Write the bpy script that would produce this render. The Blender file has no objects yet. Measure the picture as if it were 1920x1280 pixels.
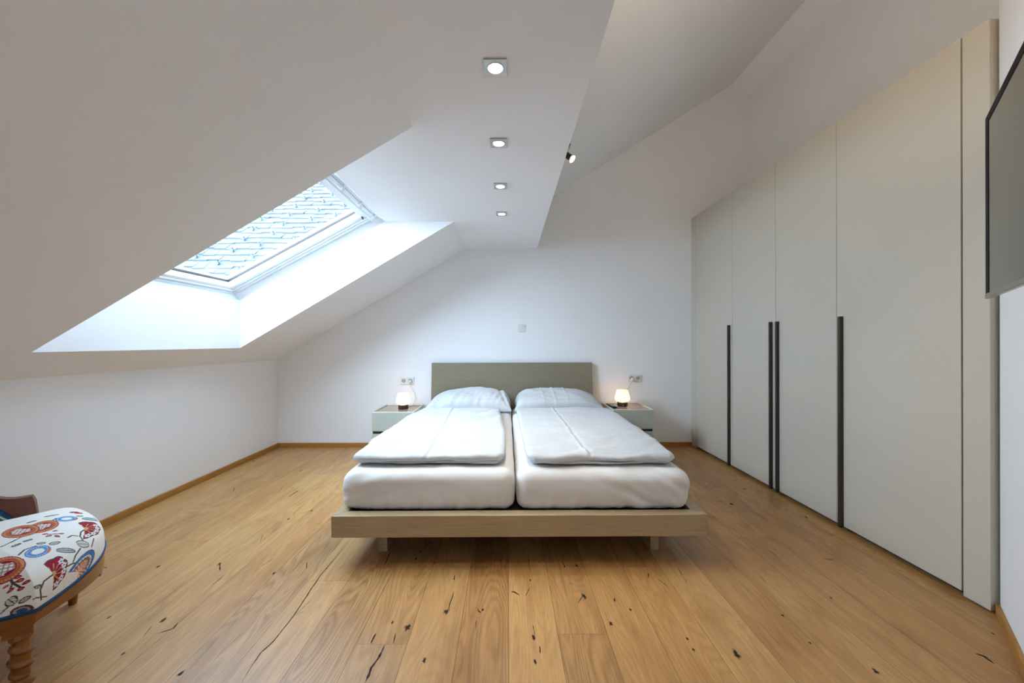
# Attic bedroom: double bed under a sloping ceiling with a roof window, fitted wardrobe on the right.
import bpy, bmesh, math, random
import numpy as np
from mathutils import Vector, Matrix, noise
random.seed(7)
scene = bpy.context.scene
COL = scene.collection
PI = math.pi

# ------------------------------------------------------------------ materials
def new_mat(name):
    m = bpy.data.materials.new(name); m.use_nodes = True
    nt = m.node_tree
    return m, nt, nt.nodes, nt.links, nt.nodes['Principled BSDF']

def N(nt, kind, **kw):
    n = nt.nodes.new(kind)
    for k, v in kw.items():
        if k in n.inputs: n.inputs[k].default_value = v
        else: setattr(n, k, v)
    return n

def simple(name, col, rough=.5, metal=0.0, spec=.5, bump=None, var=None, coat=0.0):
    """Principled material with a little procedural colour variation and relief."""
    m, nt, nd, lk, b = new_mat(name)
    b.inputs['Base Color'].default_value = (*col, 1)
    b.inputs['Roughness'].default_value = rough
    b.inputs['Metallic'].default_value = metal
    b.inputs['Specular IOR Level'].default_value = spec
    b.inputs['Coat Weight'].default_value = coat
    tc = N(nt, 'ShaderNodeTexCoord')
    if var:
        sc, amt = var[0], var[1]
        stretch = var[2] if len(var) > 2 else (1, 1, 1)
        mp = N(nt, 'ShaderNodeMapping'); mp.inputs['Scale'].default_value = stretch
        lk.new(tc.outputs['Object'], mp.inputs['Vector'])
        nz = N(nt, 'ShaderNodeTexNoise', Scale=sc, Detail=5.0, Roughness=.6)
        lk.new(mp.outputs[0], nz.inputs['Vector'])
        rp = N(nt, 'ShaderNodeValToRGB')
        rp.color_ramp.elements[0].position = .3; rp.color_ramp.elements[1].position = .7
        rp.color_ramp.elements[0].color = (*[c * (1 - amt) for c in col], 1)
        rp.color_ramp.elements[1].color = (*[min(1, c * (1 + amt)) for c in col], 1)
        lk.new(nz.outputs['Fac'], rp.inputs['Fac']); lk.new(rp.outputs['Color'], b.inputs['Base Color'])
    if bump:
        nz2 = N(nt, 'ShaderNodeTexNoise', Scale=bump[0], Detail=4.0)
        mp2 = N(nt, 'ShaderNodeMapping'); mp2.inputs['Scale'].default_value = bump[2] if len(bump) > 2 else (1, 1, 1)
        lk.new(tc.outputs['Object'], mp2.inputs['Vector']); lk.new(mp2.outputs[0], nz2.inputs['Vector'])
        bp = N(nt, 'ShaderNodeBump', Strength=bump[1], Distance=.002)
        lk.new(nz2.outputs['Fac'], bp.inputs['Height']); lk.new(bp.outputs['Normal'], b.inputs['Normal'])
    return m

def emit(name, col, strength):
    m, nt, nd, lk, b = new_mat(name)
    b.inputs['Base Color'].default_value = (*col, 1)
    b.inputs['Emission Color'].default_value = (*col, 1)
    b.inputs['Emission Strength'].default_value = strength
    return m

M = {}
M['plaster'] = simple('white_plaster', (.875, .875, .885), .9, spec=.2, bump=(140, .12), var=(3, .012))
M['window_white'] = simple('white_window_paint', (.84, .86, .88), .35, spec=.5, bump=(60, .03))
M['gasket'] = simple('dark_rubber_seal', (.03, .022, .02), .6, var=(50, .2))
M['oak_trim'] = simple('oiled_oak_trim', (.42, .195, .042), .42, var=(14, .16, (1, 1, 9)), bump=(60, .1))
M['greige'] = simple('greige_lacquer', (.575, .525, .44), .42, spec=.4, var=(2, .015), bump=(250, .03))
M['greige_dark'] = simple('dark_plinth_gap_shade', (.035, .028, .02), .7, var=(20, .2))  # dark plinth and recess colour; behind the doors it paints gap shade
M['handle'] = simple('bronze_handle', (.058, .043, .034), .38, metal=.35, var=(30, .12, (1, 1, .1)))
M['bed'] = simple('taupe_stained_wood', (.40, .305, .185), .32, spec=.55, var=(5, .14, (1, 30, 30)), bump=(40, .12, (.06, 3, 3)))
M['headboard'] = simple('taupe_stained_headboard', (.25, .205, .138), .34, spec=.6, var=(5, .12, (1, 30, 30)), bump=(40, .1, (.06, 3, 3)))
M['black_base'] = simple('black_slatted_base', (.018, .015, .014), .8, var=(20, .2))
M['ns_front'] = simple('grey_green_lacquer', (.47, .49, .43), .35, spec=.5, var=(3, .02), bump=(200, .02))
M['ns_edge'] = simple('pale_lacquer_edge', (.70, .66, .58), .4, var=(6, .03))
M['ns_top'] = simple('taupe_satin_top', (.30, .235, .175), .22, spec=.6, var=(6, .1, (1, 14, 1)))
M['dark_wood'] = simple('dark_walnut_base', (.045, .02, .012), .35, var=(25, .3, (1, 1, 6)))
M['white_plastic'] = simple('white_plastic', (.78, .77, .74), .3, var=(8, .01))
M['socket_grey'] = simple('socket_recess_shade', (.42, .41, .39), .5, var=(30, .05))
M['cord'] = simple('clear_grey_cord', (.45, .42, .38), .4, var=(30, .05))
M['black_plastic'] = simple('black_plastic', (.012, .011, .012), .3, var=(40, .15), bump=(200, .05))
M['button'] = simple('grey_rubber_button', (.30, .28, .26), .6, var=(60, .1))
M['tv_bezel'] = simple('satin_black_bezel', (.010, .008, .011), .55, spec=.12, var=(40, .1))
M['tv_chin'] = simple('grey_metal_chin', (.30, .30, .29), .28, metal=.9, var=(4, .08, (12, 1, 1)))
M['screen'] = simple('dark_glossy_screen', (.030, .029, .022), .14, spec=.8, var=(2, .05))
M['steel'] = simple('brushed_nickel', (.55, .54, .51), .38, metal=.8, var=(8, .1, (1, 30, 1)))
M['bronze'] = simple('dark_bronze', (.10, .075, .05), .3, metal=.8, var=(20, .1))
M['gold'] = simple('gilt_reflector', (.85, .60, .25), .2, metal=1.0, var=(20, .05))
M['lamp_led'] = emit('lit_spot_lens', (1.0, .93, .78), 14.0)
M['chair_wood'] = simple('honey_mahogany', (.235, .078, .014), .30, spec=.5, var=(9, .28, (1, 1, 5)), coat=.15)
M['red_wood'] = simple('red_mahogany', (.16, .045, .024), .32, spec=.45, var=(9, .25, (5, 1, 1)))
M['blue_braid'] = simple('blue_braid', (.012, .065, .17), .8, bump=(500, .5), var=(200, .3))
M['slate'] = simple('pale_grey_slate', (.060, .072, .085), .75, var=(4, .18), bump=(12, .4))
M['hook'] = simple('zinc_hook', (.044, .055, .070), .6, metal=.0, var=(20, .1))

def linen(name, base, stripes):
    m, nt, nd, lk, b = new_mat(name)
    b.inputs['Roughness'].default_value = .75
    b.inputs['Specular IOR Level'].default_value = .25
    b.inputs['Sheen Weight'].default_value = .15
    tc = N(nt, 'ShaderNodeTexCoord')
    sp = N(nt, 'ShaderNodeSeparateXYZ'); lk.new(tc.outputs['Object'], sp.inputs[0])
    mul = N(nt, 'ShaderNodeMath', operation='MULTIPLY'); mul.inputs[1].default_value = 2 * PI / .036
    lk.new(sp.outputs['Y'], mul.inputs[0])
    sn = N(nt, 'ShaderNodeMath', operation='SINE'); lk.new(mul.outputs[0], sn.inputs[0])
    rp = N(nt, 'ShaderNodeMapRange'); rp.inputs['From Min'].default_value = -.25; rp.inputs['From Max'].default_value = .25
    lk.new(sn.outputs[0], rp.inputs['Value'])
    mx = N(nt, 'ShaderNodeMix', data_type='RGBA')
    k = 1 - stripes
    mx.inputs['A'].default_value = (base[0] * k, base[1] * k, base[2] * k, 1)
    mx.inputs['B'].default_value = (*base, 1)
    lk.new(rp.outputs[0], mx.inputs['Factor']); lk.new(mx.outputs['Result'], b.inputs['Base Color'])
    nz = N(nt, 'ShaderNodeTexNoise', Scale=60.0, Detail=4.0)
    lk.new(tc.outputs['Object'], nz.inputs['Vector'])
    bp = N(nt, 'ShaderNodeBump', Strength=.12, Distance=.002)
    lk.new(nz.outputs['Fac'], bp.inputs['Height']); lk.new(bp.outputs['Normal'], b.inputs['Normal'])
    return m
M['linen'] = linen('white_striped_linen', (.57, .58, .60), .06)
M['sheet'] = linen('white_fitted_sheet', (.72, .71, .705), .0)

def glass_mat():
    m, nt, nd, lk, b = new_mat('clear_window_glass')
    nd.remove(b)
    tr = N(nt, 'ShaderNodeBsdfTransparent'); tr.inputs['Color'].default_value = (.95, .97, .98, 1)
    gl = N(nt, 'ShaderNodeBsdfGlossy'); gl.inputs['Roughness'].default_value = .02
    lw = N(nt, 'ShaderNodeLayerWeight', Blend=.5)
    fr = N(nt, 'ShaderNodeMath', operation='POWER'); fr.inputs[1].default_value = 5.0
    lk.new(lw.outputs['Facing'], fr.inputs[0])
    sc = N(nt, 'ShaderNodeMath', operation='MULTIPLY_ADD'); sc.inputs[1].default_value = .5; sc.inputs[2].default_value = .02
    lk.new(fr.outputs[0], sc.inputs[0])
    mx = N(nt, 'ShaderNodeMixShader')
    lk.new(sc.outputs[0], mx.inputs[0]); lk.new(tr.outputs[0], mx.inputs[1]); lk.new(gl.outputs[0], mx.inputs[2])
    lk.new(mx.outputs[0], nd['Material Output'].inputs['Surface'])
    return m
M['glass'] = glass_mat()

def shade_mat():
    """Marbled opal glass that lets the bulb inside glow through."""
    m, nt, nd, lk, b = new_mat('marbled_opal_glass')
    tc = N(nt, 'ShaderNodeTexCoord')
    mp = N(nt, 'ShaderNodeMapping'); mp.inputs['Scale'].default_value = (1, 1, .45)
    mp.inputs['Rotation'].default_value = (.4, .3, 0)
    lk.new(tc.outputs['Object'], mp.inputs['Vector'])
    nz = N(nt, 'ShaderNodeTexNoise', Scale=38.0, Detail=4.0, Distortion=1.8)
    lk.new(mp.outputs[0], nz.inputs['Vector'])
    rp = N(nt, 'ShaderNodeValToRGB')
    rp.color_ramp.elements[0].position = .35; rp.color_ramp.elements[0].color = (.90, .76, .56, 1)
    rp.color_ramp.elements[1].position = .6; rp.color_ramp.elements[1].color = (1.0, .95, .86, 1)
    lk.new(nz.outputs['Fac'], rp.inputs['Fac'])
    tl = N(nt, 'ShaderNodeBsdfTranslucent'); lk.new(rp.outputs['Color'], tl.inputs['Color'])
    lk.new(rp.outputs['Color'], b.inputs['Base Color']); b.inputs['Roughness'].default_value = .25
    b.inputs['Emission Strength'].default_value = .35
    lk.new(rp.outputs['Color'], b.inputs['Emission Color'])
    mx = N(nt, 'ShaderNodeMixShader'); mx.inputs[0].default_value = .65
    lk.new(b.outputs[0], mx.inputs[1]); lk.new(tl.outputs[0], mx.inputs[2])
    lk.new(mx.outputs[0], nd['Material Output'].inputs['Surface'])
    return m
M['shade'] = shade_mat()
M['bulb'] = emit('warm_bulb', (1.0, .76, .46), 430.0)

def board_mat():
    """Oak boards: each board has its own tint and grain offset stored on the mesh."""
    m, nt, nd, lk, b = new_mat('oak_floor_boards')
    uv = N(nt, 'ShaderNodeUVMap'); uv.uv_map = 'board_uv'
    at = N(nt, 'ShaderNodeAttribute', attribute_name='board_tint')
    sepc = N(nt, 'ShaderNodeSeparateColor'); lk.new(at.outputs['Color'], sepc.inputs[0])
    def mapped(sx, sy):
        mp = N(nt, 'ShaderNodeMapping'); mp.inputs['Scale'].default_value = (sx, sy, 1)
        lk.new(uv.outputs[0], mp.inputs['Vector']); return mp.outputs[0]
    def math_(op, a, bb, clamp=False):
        n = N(nt, 'ShaderNodeMath', operation=op); n.use_clamp = clamp
        for i, v in enumerate((a, bb)):
            if v is None: continue
            if isinstance(v, (int, float)): n.inputs[i].default_value = v
            else: lk.new(v, n.inputs[i])
        return n.outputs[0]
    # cathedral grain: contour lines of a stretched smooth field
    fld = N(nt, 'ShaderNodeTexNoise', Scale=1.0, Detail=1.5, Roughness=.35, Distortion=.25); lk.new(mapped(7.5, .95), fld.inputs['Vector'])
    jit = N(nt, 'ShaderNodeTexNoise', Scale=1.0, Detail=3.0); lk.new(mapped(60, 9), jit.inputs['Vector'])
    ph = math_('ADD', math_('MULTIPLY', fld.outputs['Fac'], 150.0), math_('MULTIPLY', jit.outputs['Fac'], 3.2))
    ring = math_('SINE', ph, None)
    ring = math_('POWER', math_('ADD', math_('MULTIPLY', ring, .5), .5), 1.6)
    # fine pores and streaks
    fine = N(nt, 'ShaderNodeTexNoise', Scale=1.0, Detail=5.0, Roughness=.7); lk.new(mapped(260, 7), fine.inputs['Vector'])
    mid = N(nt, 'ShaderNodeTexNoise', Scale=1.0, Detail=4.0, Roughness=.6); lk.new(mapped(42, 1.6), mid.inputs['Vector'])
    big = N(nt, 'ShaderNodeTexNoise', Scale=1.0, Detail=3.0, Distortion=.6); lk.new(mapped(9, 2.6), big.inputs['Vector'])
    # base colour between a pale and a brown oak
    base = N(nt, 'ShaderNodeMix', data_type='RGBA')
    base.inputs['A'].default_value = (.56, .312, .112, 1); base.inputs['B'].default_value = (.385, .172, .050, 1)
    lk.new(sepc.outputs[0], base.inputs['Factor'])
    grey = N(nt, 'ShaderNodeMix', data_type='RGBA'); lk.new(base.outputs['Result'], grey.inputs['A'])
    grey.inputs['B'].default_value = (.39, .245, .120, 1); lk.new(math_('MULTIPLY', sepc.outputs[1], .6), grey.inputs['Factor'])
    blot = N(nt, 'ShaderNodeMix', data_type='RGBA', blend_type='MULTIPLY'); lk.new(grey.outputs['Result'], blot.inputs['A'])
    blot.inputs['B'].default_value = (.70, .60, .50, 1)
    mr = N(nt, 'ShaderNodeMapRange'); mr.inputs['From Min'].default_value = .45; mr.inputs['From Max'].default_value = .85
    lk.new(big.outputs['Fac'], mr.inputs['Value']); lk.new(mr.outputs[0], blot.inputs['Factor'])
    v = math_('ADD', 1.0, math_('MULTIPLY', math_('SUBTRACT', fine.outputs['Fac'], .5), .80))
    v = math_('ADD', v, math_('MULTIPLY', math_('SUBTRACT', mid.outputs['Fac'], .5), .55))
    v = math_('SUBTRACT', v, math_('MULTIPLY', math_('MULTIPLY', ring, sepc.outputs[2]), .26))
    hs = N(nt, 'ShaderNodeMix', data_type='RGBA', blend_type='MULTIPLY'); hs.inputs['Factor'].default_value = 1.0
    lk.new(blot.outputs['Result'], hs.inputs['A'])
    cmb = N(nt, 'ShaderNodeCombineColor'); lk.new(v, cmb.inputs[0])
    lk.new(math_('POWER', v, 1.12), cmb.inputs[1]); lk.new(math_('POWER', v, 1.25), cmb.inputs[2])
    lk.new(cmb.outputs[0], hs.inputs['B'])
    lk.new(hs.outputs['Result'], b.inputs['Base Color'])
    lk.new(math_('ADD', .25, math_('MULTIPLY', fine.outputs['Fac'], .22)), b.inputs['Roughness'])
    b.inputs['Specular IOR Level'].default_value = .6
    bp = N(nt, 'ShaderNodeBump', Strength=.25, Distance=.0012)
    lk.new(math_('ADD', fine.outputs['Fac'], math_('MULTIPLY', ring, -.25)), bp.inputs['Height']); lk.new(bp.outputs['Normal'], b.inputs['Normal'])
    return m
M['boards'] = board_mat()
M['seam'] = simple('dark_floor_joint', (.055, .028, .012), .8, var=(30, .1))
M['filler'] = simple('dark_knot_filler', (.030, .020, .015), .65, spec=.15, var=(90, .45))
M['knot'] = simple('brown_knot_wood', (.26, .13, .055), .5, spec=.3, var=(60, .4))

def painted_mat(name, attr, rough=.8):
    m, nt, nd, lk, b = new_mat(name)
    at = N(nt, 'ShaderNodeAttribute', attribute_name=attr)
    lk.new(at.outputs['Color'], b.inputs['Base Color'])
    b.inputs['Roughness'].default_value = rough; b.inputs['Specular IOR Level'].default_value = .25
    tc = N(nt, 'ShaderNodeTexCoord')
    nz = N(nt, 'ShaderNodeTexNoise', Scale=600.0, Detail=2.0); lk.new(tc.outputs['Object'], nz.inputs['Vector'])
    bp = N(nt, 'ShaderNodeBump', Strength=.25, Distance=.001)
    lk.new(nz.outputs['Fac'], bp.inputs['Height']); lk.new(bp.outputs['Normal'], b.inputs['Normal'])
    return m
M['seat_fabric'] = painted_mat('embroidered_seat_fabric', 'embroidery')
M['back_fabric'] = painted_mat('embroidered_back_fabric', 'embroidery')

# ------------------------------------------------------------------ mesh helpers
class MB:
    """Collects shapes and links them as one mesh object."""
    def __init__(self): self.bm = bmesh.new(); self.mi = 0
    def face(self, vs):
        f = self.bm.faces.new(vs); f.material_index = self.mi; return f
    def hexa(self, c):
        """c: 8 corners, bottom ring 0-3 then top ring 4-7 (counter-clockwise from above)."""
        v = [self.bm.verts.new(p) for p in c]
        for q in ((3, 2, 1, 0), (4, 5, 6, 7), (0, 1, 5, 4), (1, 2, 6, 5), (2, 3, 7, 6), (3, 0, 4, 7)):
            self.face([v[i] for i in q])
        return self
    def box(self, x0, x1, y0, y1, z0, z1):
        return self.hexa([(x0, y0, z0), (x1, y0, z0), (x1, y1, z0), (x0, y1, z0), (x0, y0, z1), (x1, y0, z1), (x1, y1, z1), (x0, y1, z1)])
    def prism(self, poly, fa, fb):
        """poly: 2-D points; fa/fb map a 2-D point to the two end points in space."""
        a = [self.bm.verts.new(fa(p)) for p in poly]; b = [self.bm.verts.new(fb(p)) for p in poly]
        n = len(poly)
        self.face(a[::-1]); self.face(b)
        for i in range(n): self.face([a[i], a[(i + 1) % n], b[(i + 1) % n], b[i]])
        return self
    def prism_y(self, poly, y0, y1):
        return self.prism(poly, lambda p: (p[0], y0, p[1]), lambda p: (p[0], y1, p[1]))
    def prism_z(self, poly, z0, z1):
        return self.prism(poly, lambda p: (p[0], p[1], z0), lambda p: (p[0], p[1], z1))
    def lathe(self, prof, o=(0, 0, 0), seg=32, mat=None, twist=None):
        """prof: (radius, z) pairs turned round the z axis, placed at o or by matrix mat."""
        rings = []
        T = mat if mat is not None else Matrix.Translation(o)
        for r, z in prof:
            if r < 1e-6: rings.append([self.bm.verts.new(T @ Vector((0, 0, z)))]); continue
            ring = []
            for i in range(seg):
                a = 2 * PI * i / seg
                rr = r * (twist(a, z) if twist else 1)
                ring.append(self.bm.verts.new(T @ Vector((rr * math.cos(a), rr * math.sin(a), z))))
            rings.append(ring)
        for A, B in zip(rings, rings[1:]):
            if len(A) == 1 and len(B) == 1: continue
            for i in range(seg):
                j = (i + 1) % seg
                if len(A) == 1: self.face([A[0], B[j], B[i]])
                elif len(B) == 1: self.face([A[i], A[j], B[0]])
                else: self.face([A[i], A[j], B[j], B[i]])
        return self
    def tube(self, pts, r, seg=8):
        pts = [Vector(p) for p in pts]; rings = []
        for i, p in enumerate(pts):
            d = (pts[min(i + 1, len(pts) - 1)] - pts[max(i - 1, 0)]).normalized()
            u = d.orthogonal().normalized() if i == 0 else (u - d * u.dot(d)).normalized()
            w = d.cross(u)
            rings.append([self.bm.verts.new(p + r * (math.cos(2 * PI * k / seg) * u + math.sin(2 * PI * k / seg) * w)) for k in range(seg)])
        for A, B in zip(rings, rings[1:]):
            for k in range(seg): self.face([A[k], A[(k + 1) % seg], B[(k + 1) % seg], B[k]])
        self.face(rings[0][::-1]); self.face(rings[-1])
        return self
    def build(self, name, mats, parent=None, smooth=False, bevel=0.0, seg=2):
        if not isinstance(mats, (list, tuple)): mats = [mats]
        bmesh.ops.recalc_face_normals(self.bm, faces=self.bm.faces)
        me = bpy.data.meshes.new(name); self.bm.to_mesh(me); self.bm.free()
        for m in mats: me.materials.append(m)
        if smooth: me.polygons.foreach_set('use_smooth', [True] * len(me.polygons))
        o = bpy.data.objects.new(name, me); COL.objects.link(o)
        if parent is not None: o.parent = parent
        if bevel:
            b = o.modifiers.new('edge_bevel', 'BEVEL'); b.width = bevel; b.segments = seg; b.limit_method = 'ANGLE'; b.angle_limit = .6
        return o

def np_mesh(name, verts, faces, mat, parent=None, smooth=True):
    me = bpy.data.meshes.new(name)
    me.from_pydata([tuple(map(float, v)) for v in verts], [], faces)
    me.materials.append(mat)
    if smooth: me.polygons.foreach_set('use_smooth', [True] * len(me.polygons))
    o = bpy.data.objects.new(name, me); COL.objects.link(o)
    if parent is not None: o.parent = parent
    return o

def tag(o, label, cat, group=None):
    o['label'] = label; o['category'] = cat
    if group: o['group'] = group
    return o
def thing(name, label, cat, loc=(0, 0, 0), rz=0.0, group=None):
    o = bpy.data.objects.new(name, None); COL.objects.link(o)
    o.empty_display_size = .1; o.location = loc; o.rotation_euler = (0, 0, rz)
    return tag(o, label, cat, group)
def struct(o): o['kind'] = 'structure'; return o
def at(loc, rz=0.0):
    return Matrix.Translation(loc) @ Matrix.Rotation(rz, 4, 'Z')

# ------------------------------------------------------------------ room geometry (metres; camera stands at x=0, y=0)
H = 1.14                          # eye height
YB, YF = 4.04, -1.6               # back wall, wall behind the camera
XL, XR = -2.518, 2.658            # knee wall, right wall
ZF = 2.173                        # dropped flat ceiling
zs = lambda x: .958 + .588 * (x + 2.518)          # underside of the left slope
zw = lambda x: 1.507 + .540 * (x + 2.28)          # plane of the roof window
zu = lambda x: 2.770 + .619 * (x - .542)          # upper slope
WY0, WY1 = 1.763, 3.14            # window recess along the wall
VY0, VY1 = -1.25, -.66             # unseen window added behind the viewer for fill light
CX, CY = 2.048, 1.53              # corner of the diagonal wall

EXPO, ROLL = 0.38, -.12               # exposure in stops, camera roll in degrees
SKY, SKY_LO, SKY_MID, SKY_HI = 11.6, .32, .88, 1.95   # sky radiance and its spread from the bright side to the dim side

# walls
struct(MB().prism_y([(-2.95, -.1), (2.95, -.1), (2.95, 4.25), (2.475, 4.4), (.3, 3.0), (-.451, 2.47), (-2.95, 1.12)], YB, YB + .2).build('wall_back', M['plaster']))
struct(MB().box(XL - .22, XL, YF, YB, -.1, .958).build('wall_left', M['plaster']))
struct(MB().box(XR, XR + .2, CY, YB, -.1, 4.2).build('wall_right', M['plaster']))
struct(MB().prism_z([(CX, CY), (CX + (YF - CY), YF), (XR + .2, YF), (XR + .2, CY)], -.1, 4.2).build('wall_diagonal', M['plaster']))
struct(MB().prism_y([(-2.95, -.1), (-1.0, -.1), (-1.0, 2.6), (-2.95, 1.2)], YF - .2, YF).build('wall_front', M['plaster']))
# ceilings
m = MB()
def slope_piece(x0, x1, y0, y1):
    m.prism_y([(x0, zs(x0)), (x1, zs(x1)), (x1, zw(x1)), (x0, zw(x0))], y0, y1)
slope_piece(-2.95, -2.28, YF, YB); slope_piece(-2.28, -.451, YF, VY0); slope_piece(-2.28, -.451, VY1, WY0); slope_piece(-2.28, -.451, WY1, YB)
struct(m.build('ceiling_left', M['plaster']))
m = MB().box(-.451, .328, YF, YB, ZF, 2.62).box(-1.04, -.451, WY0, WY1, ZF, 2.62).box(-1.04, -.451, VY0, VY1, ZF, 2.62)
struct(m.build('ceiling', M['plaster']))
m = MB().prism_y([(.05, zu(.05)), (2.475, zu(2.475)), (2.475, zu(2.475) + .2), (.05, zu(.05) + .2)], YF, YB)
m.prism_y([(2.475, 3.967), (2.72, 3.804), (2.72, 4.2), (2.475, 4.2)], YF, YB)
struct(m.build('ceiling_right', M['plaster']))

# floor: one slab with inset boards, knots and filled cracks
CRACKS = [
    
    (7,[(-0.911,2.123),(-0.914,2.027),(-0.915,1.893),(-0.919,1.806),(-0.909,1.69),(-0.902,1.612),(-0.894,1.533),(-0.896,1.469),(-0.896,1.41),(-0.91,1.355),(-0.905,1.304),(-0.895,1.235)]),
    (3,[(-0.893,1.537),(-0.884,1.58),(-0.868,1.641)]),(2,[(-0.89,1.541),(-0.865,1.566)]),(5,[(-2.072,1.882),(-2.034,1.868)]),
    (6,[(-1.782,1.871),(-1.784,1.887)]),(7,[(-1.442,1.843),(-1.491,1.91)]),(5,[(-1.491,1.91),(-1.491,1.893)]),
    (6,[(-1.381,1.442),(-1.338,1.472),(-1.348,1.504)]),(5,[(-1.421,1.5),(-1.419,1.533)]),(4,[(-1.418,1.429),(-1.435,1.486)]),
    (4,[(-1.395,1.732),(-1.391,1.817)]),(4,[(-1.26,1.876),(-1.242,1.949)]),(5,[(-1.164,1.811),(-1.151,1.832)]),(6,[(-1.017,1.86),(-1.044,1.916)]),
    (3,[(-1.411,2.095),(-1.455,2.19)]),(3,[(-1.413,2.109),(-1.416,2.167),(-1.41,2.31)]),(3,[(-1.414,1.343),(-1.415,1.361)]),
    (4,[(-1.661,1.526),(-1.659,1.537)]),(5,[(-1.132,1.258),(-1.127,1.283)]),(6,[(-0.639,2.007),(-0.637,1.953),(-0.629,1.871)]),
    (4,[(-0.471,2.138),(-0.463,2.071)]),(4,[(-0.436,2.132),(-0.464,2.047)]),(8,[(-0.26,1.806),(-0.259,1.766)]),
    (6,[(-0.247,1.691),(-0.25,1.63),(-0.253,1.58),(-0.248,1.562)]),(12,[(-0.267,1.562),(-0.252,1.559)]),
    (6,[(-0.128,1.583),(-0.126,1.566),(-0.113,1.552)]),(4,[(-0.11,1.58),(-0.104,1.559)]),(3,[(-0.129,1.513),(-0.127,1.458)]),
    (9,[(-0.518,1.446),(-0.519,1.393)]),(5,[(-0.44,1.446),(-0.435,1.393)]),
    (12,[(-0.465,1.39),(-0.467,1.334),(-0.481,1.291),(-0.478,1.268),(-0.479,1.233)]),(13,[(-0.406,1.476),(-0.392,1.471)]),
    (6,[(-0.3,1.326),(-0.299,1.312)]),(3,[(-0.471,1.513),(-0.472,1.488)]),(6,[(-0.489,1.944),(-0.483,1.94)]),(5,[(-0.476,2.009),(-0.471,2.005)]),
    (13,[(0.016,1.683),(0.029,1.683),(0.053,1.662)]),(3,[(0.109,1.969),(0.109,1.906),(0.111,1.829)]),(5,[(0.106,1.767),(0.11,1.764)]),
    (4,[(0.103,1.715),(0.079,1.652)]),(5,[(0.277,1.916),(0.29,1.881),(0.286,1.857)]),(6,[(0.347,1.882),(0.359,1.878)]),(10,[(0.344,1.671),(0.342,1.639)]),
    (4,[(0.339,1.656),(0.304,1.608)]),(6,[(0.468,1.631),(0.476,1.625)]),(5,[(0.52,1.573),(0.526,1.566)]),(8,[(0.418,1.499),(0.42,1.485)]),
    (5,[(0.692,1.824),(0.69,1.801),(0.677,1.779)]),(4,[(0.722,1.779),(0.748,1.715)]),(4,[(0.86,1.857),(0.853,1.792)]),(3,[(0.853,1.792),(0.85,1.74)]),
    (4,[(0.101,1.488),(0.105,1.432)]),(9,[(0.095,1.422),(0.103,1.419)]),(6,[(0.12,1.385),(0.118,1.349)]),(7,[(0.094,1.314),(0.099,1.312)]),
    (3,[(0.689,1.374),(0.686,1.356)]),(3,[(0.691,1.423),(0.689,1.407)]),(5,[(1.429,2.007),(1.435,1.961)]),(7,[(1.661,1.939),(1.704,1.925)]),
    (3,[(1.229,1.792),(1.223,1.739)]),(5,[(1.438,1.641),(1.443,1.638)]),(5,[(1.137,1.535),(1.155,1.533)]),(5,[(1.141,1.396),(1.148,1.392)]),
    (13,[(0.827,1.344),(0.843,1.34)]),(8,[(1.27,1.277),(1.275,1.272)]),(14,[(1.709,1.347),(1.726,1.333),(1.72,1.302)]),(7,[(2.067,1.774),(2.076,1.762)]),
    (4,[(1.892,1.44),(1.898,1.435)]),(6,[(-2.117,2.831),(-2.128,2.863),(-2.158,2.913)]),(4,[(-1.754,2.731),(-1.759,2.839),(-1.782,2.93)]),
    (11,[(-1.625,2.717),(-1.62,2.776),(-1.617,2.855)]),(4,[(-1.692,2.871),(-1.69,2.913)]),(4,[(-1.424,2.422),(-1.436,2.519),(-1.435,2.611)]),
    (4,[(-1.421,2.371),(-1.419,2.399)]),(3,[(-1.423,2.2),(-1.425,2.317)]),(5,[(-1.375,2.452),(-1.349,2.507)]),(5,[(-1.336,2.488),(-1.327,2.513)]),
    (8,[(-2.457,3.55),(-2.441,3.562)]),(6,[(-1.849,3.29),(-1.837,3.283)]),(5,[(1.393,2.74),(1.392,2.652)]),(9,[(1.502,2.655),(1.534,2.625)]),
    (10,[(1.567,2.601),(1.587,2.583)]),(4,[(1.754,2.707),(1.774,2.607),(1.792,2.528)]),(4,[(1.637,2.507),(1.657,2.427),(1.661,2.346)]),
    (7,[(1.835,2.858),(1.842,2.849)]),(5,[(1.917,3.841),(1.921,3.815)]),(5,[(1.947,2.408),(1.936,2.383)]),(4,[(1.605,3.133),(1.621,3.04)]),
]

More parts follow.
